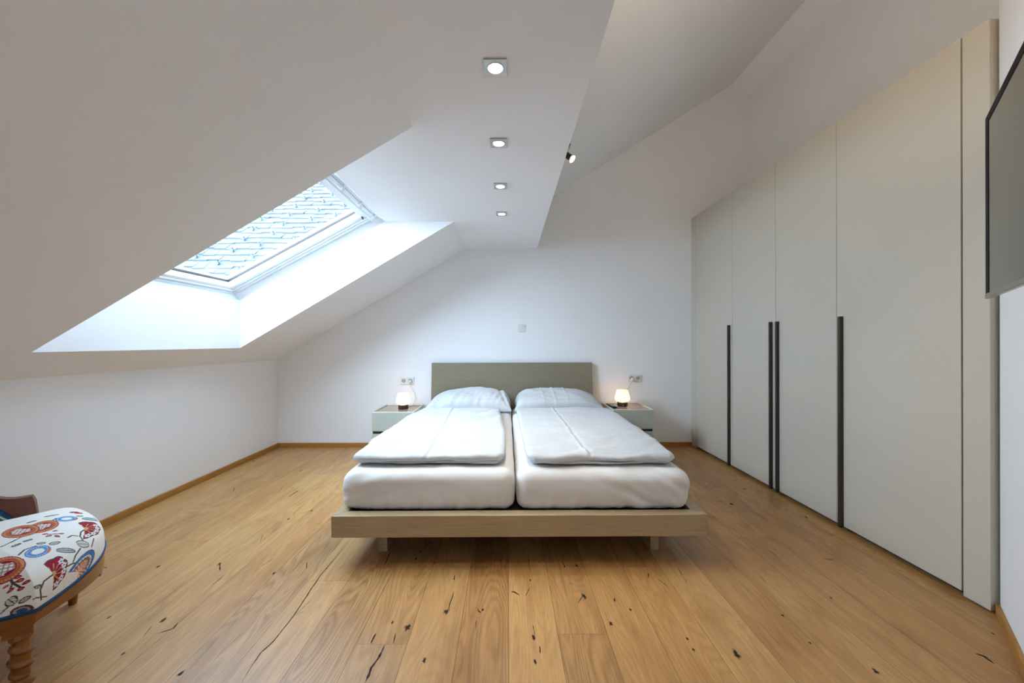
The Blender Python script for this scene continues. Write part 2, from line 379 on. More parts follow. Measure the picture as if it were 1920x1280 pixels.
def make_floor():
    bm = bmesh.new()
    uvl = bm.loops.layers.uv.new('board_uv'); tl = bm.loops.layers.float_color.new('board_tint')
    def quad(pts, mi, uv=None, tint=(0, 0, 0, 1)):
        f = bm.faces.new([bm.verts.new(p) for p in pts]); f.material_index = mi
        for l, q in zip(f.loops, uv or [(0, 0)] * len(pts)): l[uvl].uv = q; l[tl] = tint
        return f
    W = .1925; g = .0006
    # base slab (joint colour) just under the boards
    zt = -.0016
    x0, x1, y0, y1 = XL, XR, YF, YB
    b = [(x0, y0, -.1), (x1, y0, -.1), (x1, y1, -.1), (x0, y1, -.1), (x0, y0, zt), (x1, y0, zt), (x1, y1, zt), (x0, y1, zt)]
    for q in ((3, 2, 1, 0), (4, 5, 6, 7), (0, 1, 5, 4), (1, 2, 6, 5), (2, 3, 7, 6), (3, 0, 4, 7)): quad([b[i] for i in q], 1)
    joints = {-3: [1.392], 1: [1.439], -4: [1.865], 3: [1.868], -5: [1.764], -6: [2.62], -2: [3.1], -1: [.72], 0: [3.4], 2: [.6], 4: [2.9], 5: [1.2], -7: [1.05], -8: [2.35], -9: [3.2], 6: [2.2]}
    # tint: brownness, greyness, strength of the cathedral grain
    tints = {(-1, 1): (.62, .25, .75), (0, 0): (.08, .05, .35), (1, 0): (.55, .30, .8), (1, 1): (.40, .1, .5), (-3, 0): (.30, .75, .5), (-3, 1): (.38, .35, .6),
             (-4, 0): (.45, .65, 1.0), (-5, 0): (.15, .55, .3), (-5, 1): (.35, .3, .4), (-6, 0): (.60, .65, 1.0), (-2, 0): (.22, .3, .35), (2, 0): (.12, .0, .5), (2, 1): (.28, .0, .5), (3, 0): (.35, .05, .5)}
    rnd = random.Random(11)
    for k in range(-14, 14):
        a, c = max(.0036 + k * W, XL), min(.0036 + (k + 1) * W, XR)
        if c - a < .01: continue
        ys = [YF] + joints.get(k, [rnd.uniform(.2, 2.2)])
        while ys[-1] < YB - 2.0: ys.append(ys[-1] + rnd.uniform(1.7, 2.1))
        ys.append(YB)
        for i, (p, q) in enumerate(zip(ys, ys[1:])):
            t = tints.get((k, i), (rnd.uniform(.05, .5), rnd.uniform(0, .4), rnd.uniform(.2, .7)))
            ou, ov = rnd.uniform(0, 60), rnd.uniform(0, 60)
            e = .0003
            quad([(a + g, p + e, 0), (c - g, p + e, 0), (c - g, q - e, 0), (a + g, q - e, 0)], 0,
                 [(ou, ov + p), (ou + c - a, ov + p), (ou + c - a, ov + q), (ou, ov + q)], (*t, 1))
    # knots and cracks filled flush with dark filler
    def ribbon(pts, w, mi, z):
        n = 8 * (len(pts) - 1)
        P = [Vector((x, y, 0)) for x, y in pts]
        dense = []
        for A, B in zip(P, P[1:]):
            for j in range(8): dense.append(A.lerp(B, j / 8))
        dense.append(P[-1])
        L = []; R = []
        for i, p in enumerate(dense):
            d = (dense[min(i + 1, len(dense) - 1)] - dense[max(i - 1, 0)])
            d = d.normalized() if d.length > 1e-9 else Vector((0, 1, 0))
            s = Vector((-d.y, d.x, 0))
            t = i / (len(dense) - 1)
            ww = w * .5 * (min(1, 4.5 * t + .12) * min(1, 4.5 * (1 - t) + .12)) * (.75 + .5 * noise.noise(p * 60))
            off = s * (.0022 * noise.noise(p * 22 + Vector((3, 1, 0))))
            L.append(bm.verts.new(p + off + s * ww + Vector((0, 0, z)))); R.append(bm.verts.new(p + off - s * ww + Vector((0, 0, z))))
        for i in range(len(dense) - 1):
            f = bm.faces.new([L[i], R[i], R[i + 1], L[i + 1]]); f.material_index = mi
    for w, pts in CRACKS:
        ln = sum((Vector((*a, 0)) - Vector((*b_, 0))).length for a, b_ in zip(pts, pts[1:]))
        if ln < .035:      # a knot: irregular filled patch with a brown ring of knot wood
            c = Vector((sum(p[0] for p in pts) / len(pts), sum(p[1] for p in pts) / len(pts), 0))
            for mi, s, z in ((3, 1.45, .00018), (2, 1.0, .0003)):
                ring = []
                for j in range(18):
                    a = 2 * PI * j / 18
                    r = s * (.00062 * w + .10 * ln) * (1 + .9 * noise.noise(Vector((math.cos(a), math.sin(a), c.x * 30)) * 1.6))
                    ring.append(bm.verts.new((c.x + .85 * r * math.cos(a), c.y + 1.5 * r * math.sin(a), z)))
                f = bm.faces.new(ring); f.material_index = mi
        else:
            ribbon(pts, .0009 * w, 2, .0003)
    bm.normal_update()
    for f in bm.faces:
        if f.material_index in (0, 2, 3) and f.normal.z < 0: f.normal_flip()
    me = bpy.data.meshes.new('floor'); bm.to_mesh(me); bm.free()
    for k in ('boards', 'seam', 'filler', 'knot'): me.materials.append(M[k])
    o = bpy.data.objects.new('floor', me); COL.objects.link(o)
    return struct(o)
make_floor()

# baseboards
BH, BT = .046, .016
struct(MB().box(XL, XL + BT, YF, YB, 0, BH).build('baseboard_left', M['oak_trim'], bevel=.002))
struct(MB().box(XL + BT, 2.02, YB - BT, YB, 0, BH).build('baseboard_back', M['oak_trim'], bevel=.002))
s2 = BT / math.sqrt(2)
struct(MB().prism_z([(CX, CY), (CX - s2, CY + s2 - .004), (CX - s2 + (YF - CY), YF + s2), (CX + (YF - CY), YF)], 0, BH).build('baseboard_right', M['oak_trim'], bevel=.002))

# ------------------------------------------------------------------ roof window
P0 = Vector((-2.28, 0, 1.507)); SL = math.hypot(1.24, zw(-1.04) - 1.507)
U = Vector((1.24, 0, zw(-1.04) - 1.507)).normalized(); NN = Vector((-U.z, 0, U.x))
def wp(s, t, n): return P0 + U * s + Vector((0, t, 0)) + NN * n
def ring(mb, o, i, n0o, n0i, n1):
    """frame ring between outer rect o and inner rect i=(s0,s1,t0,t1); inner face at n0, outside at n1."""
    def cs(r, n): return [wp(r[0], r[2], n), wp(r[1], r[2], n), wp(r[1], r[3], n), wp(r[0], r[3], n)]
    A, B, Cc, D = cs(o, n0o), cs(i, n0i), cs(i, n1), cs(o, n1)
    for k in range(4):
        j = (k + 1) % 4
        mb.hexa([A[k], A[j], B[j], B[k], D[k], D[j], Cc[j], Cc[k]])
def roof_window(wname, WY0, WY1):
    win = bpy.data.objects.new(wname, None); COL.objects.link(win); win['kind'] = 'structure'
    R0 = (0, SL, WY0, WY1)
    def inset(r, s0, s1, t): return (r[0] + s0, r[1] - s1, r[2] + t, r[3] - t)
    m = MB(); ring(m, inset(R0, -.03, -.02, -.02), inset(R0, -.004, .03, .022), -.001, .045, .16); m.build('lining', M['window_white'], win, bevel=.0015)
    m = MB(); ring(m, inset(R0, -.03, -.02, -.01), inset(R0, .012, .05, .058), .052, .058, .20); m.build('window_frame', M['window_white'], win, bevel=.002)
    m = MB(); ring(m, inset(R0, .016, .055, .064), inset(R0, .062, .145, .128), .062, .070, .165)
    ring(m, inset(R0, .026, .065, .074), inset(R0, .04, .09, .09), .055, .055, .064); sash = m.build('sash', M['window_white'], win, bevel=.002)
    m = MB(); ring(m, inset(R0, .0605, .1435, .1265), inset(R0, .068, .151, .1335), .118, .118, .135); m.build('glazing_seal', M['gasket'], sash)
    m = MB(); gs = inset(R0, .05, .13, .11)
    m.hexa([wp(gs[0], gs[2], .137), wp(gs[1], gs[2], .137), wp(gs[1], gs[3], .137), wp(gs[0], gs[3], .137), wp(gs[0], gs[2], .143), wp(gs[1], gs[2], .143), wp(gs[1], gs[3], .143), wp(gs[0], gs[3], .143)])
    m.build('window_pane', M['glass'], sash)
    # ventilation bar with brackets along the top rail
    def sbox(mb, s0, s1, t0, t1, n0, n1):
        mb.hexa([wp(s0, t0, n0), wp(s1, t0, n0), wp(s1, t1, n0), wp(s0, t1, n0), wp(s0, t0, n1), wp(s1, t0, n1), wp(s1, t1, n1), wp(s0, t1, n1)])
    m = MB(); sbox(m, SL - .088, SL - .074, WY0 + .07, WY1 - .062, .018, .032)
    bar = m.build('control_bar', M['window_white'], win, bevel=.003)
    for t in (WY1 - .085, WY1 - .36, WY1 - .66, WY1 - .96, WY1 - 1.24):
        m = MB()
        m.prism([(SL - .088, .018), (SL - .074, .018), (SL - .03, .05), (SL - .03, .075), (SL - .062, .072)], lambda p: wp(p[0], t, p[1]), lambda p: wp(p[0], t + .022, p[1]))
        m.build('bracket', M['window_white'], bar, bevel=.002)
    m = MB(); sbox(m, SL - .066, SL - .05, WY0 + .08, WY1 - .075, .046, .051); m.build('ventilation_slot', M['window_white'], win)
    m = MB(); sbox(m, SL - .142, SL - .128, WY1 - .122, WY1 - .105, .052, .07); m.build('sash_catch', M['gasket'], sash, bevel=.001)
    m = MB().lathe([(0, 0), (.004, 0), (.0045, .002), (0, .003)], seg=12, mat=Matrix.Translation(wp(.035, WY1 - .053, .054)) @ (NN * -1).to_track_quat('Z', 'Y').to_matrix().to_4x4())
    m.build('screw_head', M['steel'], win, smooth=True)
roof_window('window_1', WY0, WY1)
roof_window('added_fill_window', VY0, VY1)  # unseen roof window added to brighten the room

# ------------------------------------------------------------------ neighbouring slate roof seen through the window
roof = thing('neighbouring_roof', 'pale slate roof with snow hooks seen through the roof window', 'roof', (0, 8.0, 2.35))
m = MB(); rr = random.Random(3)
DY = .19
for r in range(28):
    y0 = r * DY; x = -9.5 - rr.uniform(0, .3)
    while x < -3.2:
        w = rr.uniform(.26, .34)
        th = .034 + rr.uniform(-.008, .014); j = rr.uniform(-.035, .03)
        a, c = x + .0012, x + w - .0012
        # slate lying over the row below: lower edge lifted
        lo, hi = Vector((0, y0 + j - .05, y0 + j - .05)), Vector((0, y0 + DY, y0 + DY))
        nrm = Vector((0, -.7071, .7071))
        q = []
        for X, e, h in ((a, lo, 0), (c, lo, 0), (c, hi, -.02), (a, hi, -.02), (a, lo, th), (c, lo, th + rr.uniform(-.004, .006)), (c, hi, 0), (a, hi, 0)):
            q.append(Vector((X, e.y, e.z)) + nrm * (h + .012))
        m.hexa(q)
        x += w
tiles = m.build('slate_covering', M['slate'], roof)
m = MB(); m.prism([(0, 0), (5.4, 5.4), (5.4, 5.2), (0, -.2)], lambda p: (-9.7, p[0], p[1]), lambda p: (-3.1, p[0], p[1])); m.build('roof_deck', M['socket_grey'], roof)
for r in range(2, 24, 1):
    for k in range(4):
        x = -8.7 + 1.32 * k + (.66 if r % 2 else 0) + rr.uniform(-.08, .08)
        if r % 2 and k == 3: continue
        y = r * DY + .06
        m = MB(); nrm = Vector((0, -.7071, .7071)); up = Vector((0, .7071, .7071))
        b0 = Vector((x, y, y)) + nrm * .036
        m.tube([b0 - up * .07 + nrm * .0, b0 + nrm * .004, b0 + up * .02 + nrm * .05, b0 + up * .005 + nrm * .085, b0 - up * .03 + nrm * .09], .014, 6)
        m.prism([(-.085, 0), (-.03, -.035), (0, -.06), (.03, -.03), (.085, .005), (.03, .025), (0, .07), (-.035, .03)], lambda p: b0 + Vector((p[0], 0, 0)) + up * p[1] + nrm * .045, lambda p: b0 + Vector((p[0], 0, 0)) + up * p[1] + nrm * .055)
        m.build('snow_hook', M['hook'], roof)

# ------------------------------------------------------------------ wardrobe (fitted, greige, four doors)
WX = 2.023; WT = 2.4925
wd = thing('wardrobe', 'tall fitted greige wardrobe with four plain doors and long dark bar handles', 'wardrobe', (WX, 2.8, 0))
def wmb(): return MB()
WM = Matrix.Translation((-WX, -2.8, 0))
def wbox(name, x0, x1, y0, y1, z0, z1, mat, parent, bevel=.0012):
    m = MB().box(x0 - WX, x1 - WX, y0 - 2.8, y1 - 2.8, z0, z1)
    return m.build(name, mat, parent, bevel=bevel)
wbox('carcass', WX + .024, XR - .004, 1.562, YB - .004, .035, WT - .003, M['greige'], wd, 0)
wbox('carcass_shadow_board', WX + .0205, WX + .024, 1.60, YB - .06, .04, WT - .02, M['greige_dark'], wd, 0)  # dark sheet stands in for the shade in the door gaps
wbox('plinth', WX + .045, WX + .065, 1.562, YB - .01, 0, .035, M['greige_dark'], wd, 0)
wbox('filler_panel', WX, WX + .02, 3.947, YB - .002, .008, WT, M['greige'], wd)
wbox('side_panel', WX + .0205, WX + .40, 1.5420, 1.5605, .012, WT, M['greige'], wd)
wbox('end_panel', WX, WX + .02, 1.5416, 1.634, .012, WT, M['greige'], wd)
seams = [3.945, 3.304, 2.773, 2.260, 1.6395]
for i, hs in enumerate(('near', 'near', 'far', 'far')):
    ya, yb = seams[i + 1] + .0014, seams[i] - .0014
    d = wbox('door', WX, WX + .02, ya, yb, .030, WT, M['greige'], wd)
    hy0 = seams[i + 1] + .030 if hs == 'near' else seams[i] - .030 - .0155
    if i == 2: hy0 = seams[i] - .022 - .0155
    wbox('handle', WX - .023, WX - .0005, hy0, hy0 + .0155, .022, 1.293, M['handle'], d, .0015)

# ------------------------------------------------------------------ bed
BX, BY = .0637, 1.87
bed = thing('double_bed', 'low taupe wooden double bed frame with a wide plain headboard', 'bed', (BX, BY, 0), math.radians(.35))
hw, zt, zb, rw, BL = .958, .262, .152, .061, 2.12
def mitre(mb, a):  # rails with mitred corners, top view polygons
    mb.prism_z(a, zb, zt)
e = .0007
m = MB(); mitre(m, [(-hw + e, 0), (hw - e, 0), (hw - rw - e, rw - e), (-hw + rw + e, rw - e)]); m.build('foot_rail', M['bed'], bed, bevel=.0025)
m = MB(); mitre(m, [(hw, e), (hw, BL), (hw - rw, BL), (hw - rw, rw)]); m.build('side_rail', M['bed'], bed, bevel=.0025)
m = MB(); mitre(m, [(-hw, e), (-hw + rw, rw), (-hw + rw, BL), (-hw, BL)]); m.build('side_rail', M['bed'], bed, bevel=.0025)
m = MB().box(-hw + rw, hw - rw, rw, BL - .02, .20, .244); m.build('slatted_base', M['black_base'], bed)
for sx in (-1, 1):
    for y0 in (.145, 1.80):
        x = sx * .744
        m = MB().box(x - .0235, x + .0235, y0, y0 + .10, 0, zb + .002); m.build('leg', M['bed'], bed, bevel=.002)
# headboard leans back towards the wall
m = MB(); hb = .868
y_b, y_t = BL - .045, BL - .005
m.hexa([(-hb - .008, y_b, .20), (hb + .008, y_b, .20), (hb + .008, y_b + .03, .20), (-hb - .008, y_b + .03, .20),
        (-hb, y_t, .922), (hb, y_t, .922), (hb, y_t + .03, .922), (-hb, y_t + .03, .922)])
m.build('headboard', M['headboard'], bed, bevel=.003)

# ------------------------------------------------------------------ soft furnishings
nz = lambda *p: noise.noise(Vector(p))
def fbm(p, o=4):
    return noise.fractal(Vector(p), .9, 2.1, o)

def rounded_box(name, x0, x1, y0, y1, z0, z1, r, res, disp, mat):
    """closed box with rounded edges on a fine grid, displaced by disp(point, normal)"""
    cx, cy, cz = (x0 + x1) / 2, (y0 + y1) / 2, (z0 + z1) / 2
    hx, hy, hz = (x1 - x0) / 2, (y1 - y0) / 2, (z1 - z0) / 2
    nx, ny, nzn = [max(6, int(2 * h / res)) for h in (hx, hy, hz)]
    idx = {}; vs = []; fs = []
    def vert(i, j, k):
        key = (i, j, k)
        if key in idx: return idx[key]
        p = Vector((-hx + 2 * hx * i / nx, -hy + 2 * hy * j / ny, -hz + 2 * hz * k / nzn))
        c = Vector((max(-hx + r, min(hx - r, p.x)), max(-hy + r, min(hy - r, p.y)), max(-hz + r * .9, min(hz - r * .9, p.z))))
        n = p - c
        n = n.normalized() if n.length > 1e-9 else Vector((0, 0, 1))
        q = c + n * r
        if abs(c.z) >= hz - r * .9 - 1e-9 and n.length: q.z = c.z + n.z * r * .9
        n2 = n
        w = Vector((cx, cy, cz)) + q
        w = w + n2 * disp(w, n2)
        idx[key] = len(vs); vs.append(w); return idx[key]
    for a in range(nx):
        for b in range(ny):
            fs.append((vert(a, b, 0), vert(a, b + 1, 0), vert(a + 1, b + 1, 0), vert(a + 1, b, 0)))
            fs.append((vert(a, b, nzn), vert(a + 1, b, nzn), vert(a + 1, b + 1, nzn), vert(a, b + 1, nzn)))
    for a in range(nx):
        for k in range(nzn):
            fs.append((vert(a, 0, k), vert(a + 1, 0, k), vert(a + 1, 0, k + 1), vert(a, 0, k + 1)))
            fs.append((vert(a, ny, k), vert(a, ny, k + 1), vert(a + 1, ny, k + 1), vert(a + 1, ny, k)))
    for b in range(ny):
        for k in range(nzn):
            fs.append((vert(0, b, k), vert(0, b, k + 1), vert(0, b + 1, k + 1), vert(0, b + 1, k)))
            fs.append((vert(nx, b, k), vert(nx, b + 1, k), vert(nx, b + 1, k + 1), vert(nx, b, k + 1)))
    return np_mesh(name, vs, fs, mat)

MZ0, MZ1 = .2455, .462
def sheet_disp(side):
    def f(p, n):
        front = max(0, -n.y)                      # foot end
        lat = max(0, abs(n.x)) * (1 if (n.x * side) > 0 else .3)
        h = (p.z - MZ0) / (MZ1 - MZ0)
        d = .012 * math.sin(PI * min(1, max(0, h))) * (front * .8 + lat)    # sides bulge
        # gathers near the bottom hem
        low = max(0, 1 - h / .45)
        d += front * low * .0085 * nz(p.x * 34, p.z * 5, 2 + side)
        # diagonal tension folds towards the outer lower corner
        if side > 0:
            u = p.x * .62 + p.z * 1.0
            amt = max(0, min(1, (p.x - .40) / .35)) * front
            d += amt * .021 * nz(u * 22, (p.x - p.z) * 3.2, 7)
        else:
            amt = max(0, min(1, (-.30 - p.x) / .5))
            d += amt * (front * .6 + .4 * max(0, n.z)) * .0085 * nz((p.z * 1.0 - p.x * .35) * 22, (p.x + p.z) * 3, 9)
        d += .0065 * (1 - .85 * max(0, n.z)) * fbm((p.x * 3, p.y * 3, p.z * 6 + side))
        d += max(0, n.z) * .0014 * nz(p.x * 16, p.y * 6, side)
        return d
    return f
ml = rounded_box('mattress', -.872, .038, 1.938, 3.925, MZ0, MZ1, .062, .0125, sheet_disp(-1), M['sheet'])
tag(ml, 'left mattress in white fitted sheet, on the roof window side of the bed', 'mattress', 'mattresses side by side on the bed')
mr_ = rounded_box('mattress', .052, .962, 1.938, 3.925, MZ0, MZ1, .062, .0125, sheet_disp(1), M['sheet'])
tag(mr_, 'right mattress in white fitted sheet, on the wardrobe side of the bed', 'mattress', 'mattresses side by side on the bed')

def lerp_tab(tab, y):
    if y <= tab[0][0]: return tab[0][1]
    for (a, b), (c, d) in zip(tab, tab[1:]):
        if y <= c: return b + (d - b) * (y - a) / (c - a)
    return tab[-1][1]

def duvet(name, left, right, y0, y1, crease, side, layers):
    vs = []; fs = []
    NX, NY = 120, 190
    for (zb_, th, ins, yoff) in layers:
        base = len(vs)
        top = {}; bot = {}
        for j in range(NY + 1):
            v = j / NY; vv = .5 - .5 * math.cos(PI * v) if False else v
            for i in range(NX + 1):
                u = i / NX
                # finer spacing near the borders
                u2 = u + .06 * math.sin(2 * PI * u) * -1; v2 = vv + .06 * math.sin(2 * PI * vv) * -1
                xl, xr = 0, 0
                yy = y0 + (y1 - y0) * v2
                xl, xr = lerp_tab(left, yy) + ins, lerp_tab(right, yy) - ins
                cr = max(0, 1 - (yy - y0) / .05); xl += .040 * cr * cr; xr -= .040 * cr * cr
                x = xl + (xr - xl) * u2
                fw = .022 * nz(x * 4.5, side * 3.1, zb_ * 40) + .009 * nz(x * 14, side * 2, zb_ * 60)
                y = y0 + yoff + fw * (1 - v2) + (y1 - y0 - yoff) * v2
                dx = min(x - xl, xr - x); dy = min((y - y0 - yoff - fw * (1 - v2)), (y1 - y) * .5); d = max(0, min(dx, dy))
                R = .034
                t = min(1, d / R); prof = math.sqrt(max(0, 1 - (1 - t) ** 2))
                # soft fall over the mattress edge on the outer side
                ex = (x - .955) if side > 0 else (-.865 - x)
                drop = max(0, ex + .055); fall = 3.2 * drop * drop
                fr = max(0, 2.025 - y); fall += .9 * fr * fr
                wr = 0
                if side < 0:
                    q = max(0, min(1, (x + .40) / .25)) * max(0, min(1, (y - 2.3) / .5))
                    wr += q * .016 * nz((y * .80 + x * -1.1) * 9, (x * .8 + y * .6) * 1.6, 4)
                    wr += .010 * nz((y * 1.0 + x * .25) * 7, x * 1.8, 11)
                    wr += .009 * math.exp(-((y - 2.30 + .05 * x) / .035) ** 2) * (.6 + .8 * nz(x * 3, 1, 1))
                    wr -= .007 * math.exp(-((y - 2.245 + .05 * x) / .03) ** 2)
                else:
                    q = max(0, min(1, (2.75 - y) / .5))
                    wr += q * .013 * nz((y * 1.0 - x * .5) * 9, x * 2.5, 5)
                    wr += .009 * nz((y + .15 * x) * 8, x * 2.0, 12)
                    wr += q * max(0, x - .5) * .030 * nz((y * .8 - x * .9) * 11, (x + y) * 2, 8)
                wr += .008 * fbm((x * 4, y * 4, side * 7))
                # pressed crease running head to foot
                cxx = lerp_tab(crease, y)
                wr += .0075 * math.exp(-((x - cxx) / .0065) ** 2) - .005 * math.exp(-((x - cxx - .016) / .011) ** 2)
                zt_ = zb_ + th * (.5 + .5 * prof) + wr * prof - fall
                zbt = zb_ + th * (.5 - .5 * prof) - fall * 1.0 - (.010 * max(0, nz(x * 6, side * 5, 1.5)) if zb_ > .47 and y < y0 + .09 else 0)
                if zbt > zt_ - .0005: zbt = zt_ - .0005
                edge = i in (0, NX) or j in (0, NY)
                top[i, j] = len(vs); vs.append((x, y, zt_))
                if edge: bot[i, j] = top[i, j]
                else: bot[i, j] = len(vs); vs.append((x, y, zbt))
        for i in range(NX):
            for j in range(NY):
                fs.append((top[i, j], top[i + 1, j], top[i + 1, j + 1], top[i, j + 1]))
                b4 = (bot[i, j], bot[i, j + 1], bot[i + 1, j + 1], bot[i + 1, j])
                fs.append(b4)
    return np_mesh(name, vs, fs, M['linen'])

dl = duvet('duvet', [(1.9, -.845), (2.15, -.872), (2.6, -.893), (3.04, -.868), (3.5, -.80)], [(1.9, -.020), (2.2, -.010), (2.55, -.012), (3.1, -.05), (3.5, -.075)],
           2.005, 3.515, [(2.0, -.452), (3.5, -.522)], -1, [(.4700, .024, .016, .022), (.4875, .040, 0, 0)])
tag(dl, 'folded white striped duvet lying on the left mattress', 'duvet', 'folded duvets on the bed')
dr = duvet('duvet', [(1.9, .112), (2.2, .105), (3.5, .082)], [(1.9, .905), (2.1, .935), (2.47, .972), (3.04, .992), (3.5, .972)],
           1.995, 3.517, [(2.0, .440), (3.5, .418)], 1, [(.4700, .024, .012, .020), (.4875, .040, 0, 0)])
tag(dr, 'folded white striped duvet lying on the right mattress', 'duvet', 'folded duvets on the bed')

def pillow(name, cx, cy, w, l, hgt, zb_, side):
    vs = []; fs = []; NX, NY = 110, 70; top = {}; bot = {}
    for j in range(NY + 1):
        for i in range(NX + 1):
            u, v = -1 + 2 * i / NX, -1 + 2 * j / NY
            u += .09 * math.sin(PI * u); v += .09 * math.sin(PI * v)
            # corners pulled out a little
            pin = 1 - .055 * (1 - abs(u) ** 3) * abs(v) ** 6
            x = cx + .5 * w * u * (1 - .05 * (1 - v * v) * abs(u) ** 4) ; y = cy + .5 * l * v * pin
            eu = (5.5 if u * side < 0 else 2.3); puff = max(0, (1 - abs(u) ** eu)) ** .5 * max(0, (1 - abs(v) ** 4.5)) ** .5
            lean = .045 * (v + 1)                     # head end lies higher
            z_t = zb_ + .012 + hgt * puff * (.9 + .1 * v) + lean * puff
            wr = 0
            if side > 0:
                for cc, a in ((.335, .007), (.445, .010), (.565, .008)):
                    wr += a * math.exp(-((x - cc - .03 * (1 - v) * .5) / .006) ** 2)
                wr += .013 * nz((x * .8 + y * 1.5) * 11, (x - y) * 2.2, 3) * (.5 + .5 * abs(v))
            else:
                ed = math.exp(-((u - .78 + .12 * v) / .045) ** 2); wr += -.010 * ed + .009 * math.exp(-((u - .88 + .10 * v) / .05) ** 2)
                wr += .013 * nz((x * 1.6 - y * .5) * 13, y * 3, 6) * max(0, -v + .5)
            wr += .012 * fbm((x * 5, y * 5, 3 * side))
            wr *= min(1, puff * 2)
            z_b = zb_ + .012 - .011 * min(1, puff * 2.5)
            top[i, j] = len(vs); vs.append((x, y, z_t + wr))
            if i in (0, NX) or j in (0, NY): bot[i, j] = top[i, j]
            else: bot[i, j] = len(vs); vs.append((x, y, z_b))
    for i in range(NX):
        for j in range(NY):
            fs.append((top[i, j], top[i + 1, j], top[i + 1, j + 1], top[i, j + 1]))
            fs.append((bot[i, j], bot[i, j + 1], bot[i + 1, j + 1], bot[i + 1, j]))
    return np_mesh(name, vs, fs, M['linen'])
pl = pillow('pillow', -.385, 3.725, .86, .39, .135, .4690, -1)
tag(pl, 'plump white pillow at the head of the left mattress, open end towards the gap', 'pillow', 'white pillows against the headboard')
pr_ = pillow('pillow', .515, 3.725, .90, .38, .130, .4690, 1)
tag(pr_, 'plump white pillow with pressed vertical creases at the head of the right mattress', 'pillow', 'white pillows against the headboard')

# ------------------------------------------------------------------ nightstands
def nightstand(label, x0, x1, ztop, parent_loc):
    yf, yb = 3.578, YB - .017
    t = thing('nightstand', label, 'nightstand', parent_loc, 0, 'nightstands either side of the bed')
    X0, X1, Y0, Y1 = x0 - parent_loc[0], x1 - parent_loc[0], yf - parent_loc[1], yb - parent_loc[1]
    b = MB(); e = .011
    b.box(X0, X0 + e, Y0 + .002, Y1, .03, ztop).box(X1 - e, X1, Y0 + .002, Y1, .03, ztop)
    b.box(X0 + e, X1 - e, Y1 - .012, Y1, .03, ztop - .004).box(X0 + e, X1 - e, Y0 + .004, Y0 + .016, ztop - .012, ztop)
    b.box(X0 + e, X1 - e, Y0 + .03, Y1 - .012, .03, .05)
    b.build('body', M['ns_edge'], t, bevel=.0015)
    MB().box(X0 + e, X1 - e, Y0 + .016, Y1 - .012, ztop - .030, ztop - .0103).build('top', M['ns_top'], t)
    zc = ztop - .0125
    for (z0, z1) in ((zc - .176, zc), (.045, zc - .200)):
        d = MB().box(X0 + .0025, X1 - .0025, Y0, Y0 + .0035, z0, z1)
        d.box(X0 + e + .002, X1 - e - .002, Y0 + .0045, Y0 + .40, z0 + .01, z1 - .035)
        d.build('drawer', M['ns_front'], t, bevel=.001)
    MB().box(X0 + e + .001, X1 - e - .001, Y0 + .010, Y0 + .028, zc - .215, zc - .165).build('grip_recess', M['greige_dark'], t)
    MB().box(X0 + .03, X1 - .03, Y0 + .04, Y1 - .03, 0, .03).build('plinth', M['greige_dark'], t)
    return t
nightstand('grey-green two-drawer nightstand on the window side of the bed, a single lamp on top', -1.322, -.914, .4675, (-1.12, 3.8, 0))
nightstand('grey-green two-drawer nightstand on the wardrobe side of the bed, lamp and remote on top', 1.030, 1.427, .4865, (1.23, 3.8, 0))

# ------------------------------------------------------------------ table lamps, sockets, switch, remote
def lamp(label, x, y, z0, s, cord_pts, inline):
    t = thing('table_lamp', label, 'lamp', (x, y, z0), 0, 'small glowing table lamps')
    MB().lathe([(0, 0), (.050 * s, 0), (.0515 * s, .004), (.0515 * s, .040), (.048 * s, .045), (0, .045)], seg=40).build('base', M['dark_wood'], t, smooth=False, bevel=.001)
    prof = [(.042, .0455), (.058, .052), (.070, .066), (.0745, .084), (.073, .105), (.068, .130), (.062, .155), (.0575, .180), (.056, .192), (.050, .1945), (0, .1945), (0, .1915), (.050, .1910), (.0545, .180), (.059, .155), (.065, .130), (.070, .105), (.0715, .084), (.067, .068), (.056, .056), (.040, .049)]
    MB().lathe([(r * s, .045 + (z - .045) * s * .79) for r, z in prof], seg=48).build('lamp_shade', M['shade'], t, smooth=True)
    MB().lathe([(0, .055), (.012, .058), (.020, .078), (.022, .092), (.016, .107), (0, .113)], seg=20).build('bulb', M['bulb'], t, smooth=True)
    MB().lathe([(0, .0455), (.013, .0455), (.013, .056), (0, .056)], seg=20).build('bulb_socket', M['white_plastic'], t)
    c = MB().tube([(px - x, py - y, pz - z0) for px, py, pz in cord_pts], .0022, 6).build('power_cord', M['cord'], t, smooth=True)
    px, py, pz = cord_pts[0]
    pm = Matrix.Translation((px - x, YB - .016 - y, pz - z0)) @ Matrix.Rotation(PI / 2, 4, 'X')
    MB().lathe([(0, 0), (.017, 0), (.0185, .004), (.0165, .022), (.010, .026), (0, .026)], seg=24, mat=pm).build('plug', M['white_plastic'], t, smooth=False)
    if inline:
        MB().box(inline[0] - x - .008, inline[0] - x + .020, inline[1] - y - .006, inline[1] - y + .006, inline[2] - z0 - .004, inline[2] - z0 + .006).build('cord_switch', M['black_plastic'], t, bevel=.002)
    return t
def curve(pts, n=10):
    out = []
    P = [Vector(p) for p in pts]
    for i in range(len(P) - 1):
        p0, p1, p2, p3 = P[max(i - 1, 0)], P[i], P[i + 1], P[min(i + 2, len(P) - 1)]
        for k in range(n):
            t = k / n
            out.append(tuple(.5 * ((2 * p1) + (p2 - p0) * t + (2 * p0 - 5 * p1 + 4 * p2 - p3) * t * t + (3 * p1 - p0 - 3 * p2 + p3) * t ** 3)))
    out.append(tuple(P[-1])); return out
ZL, ZR = .4675 - .010, .4865 - .010
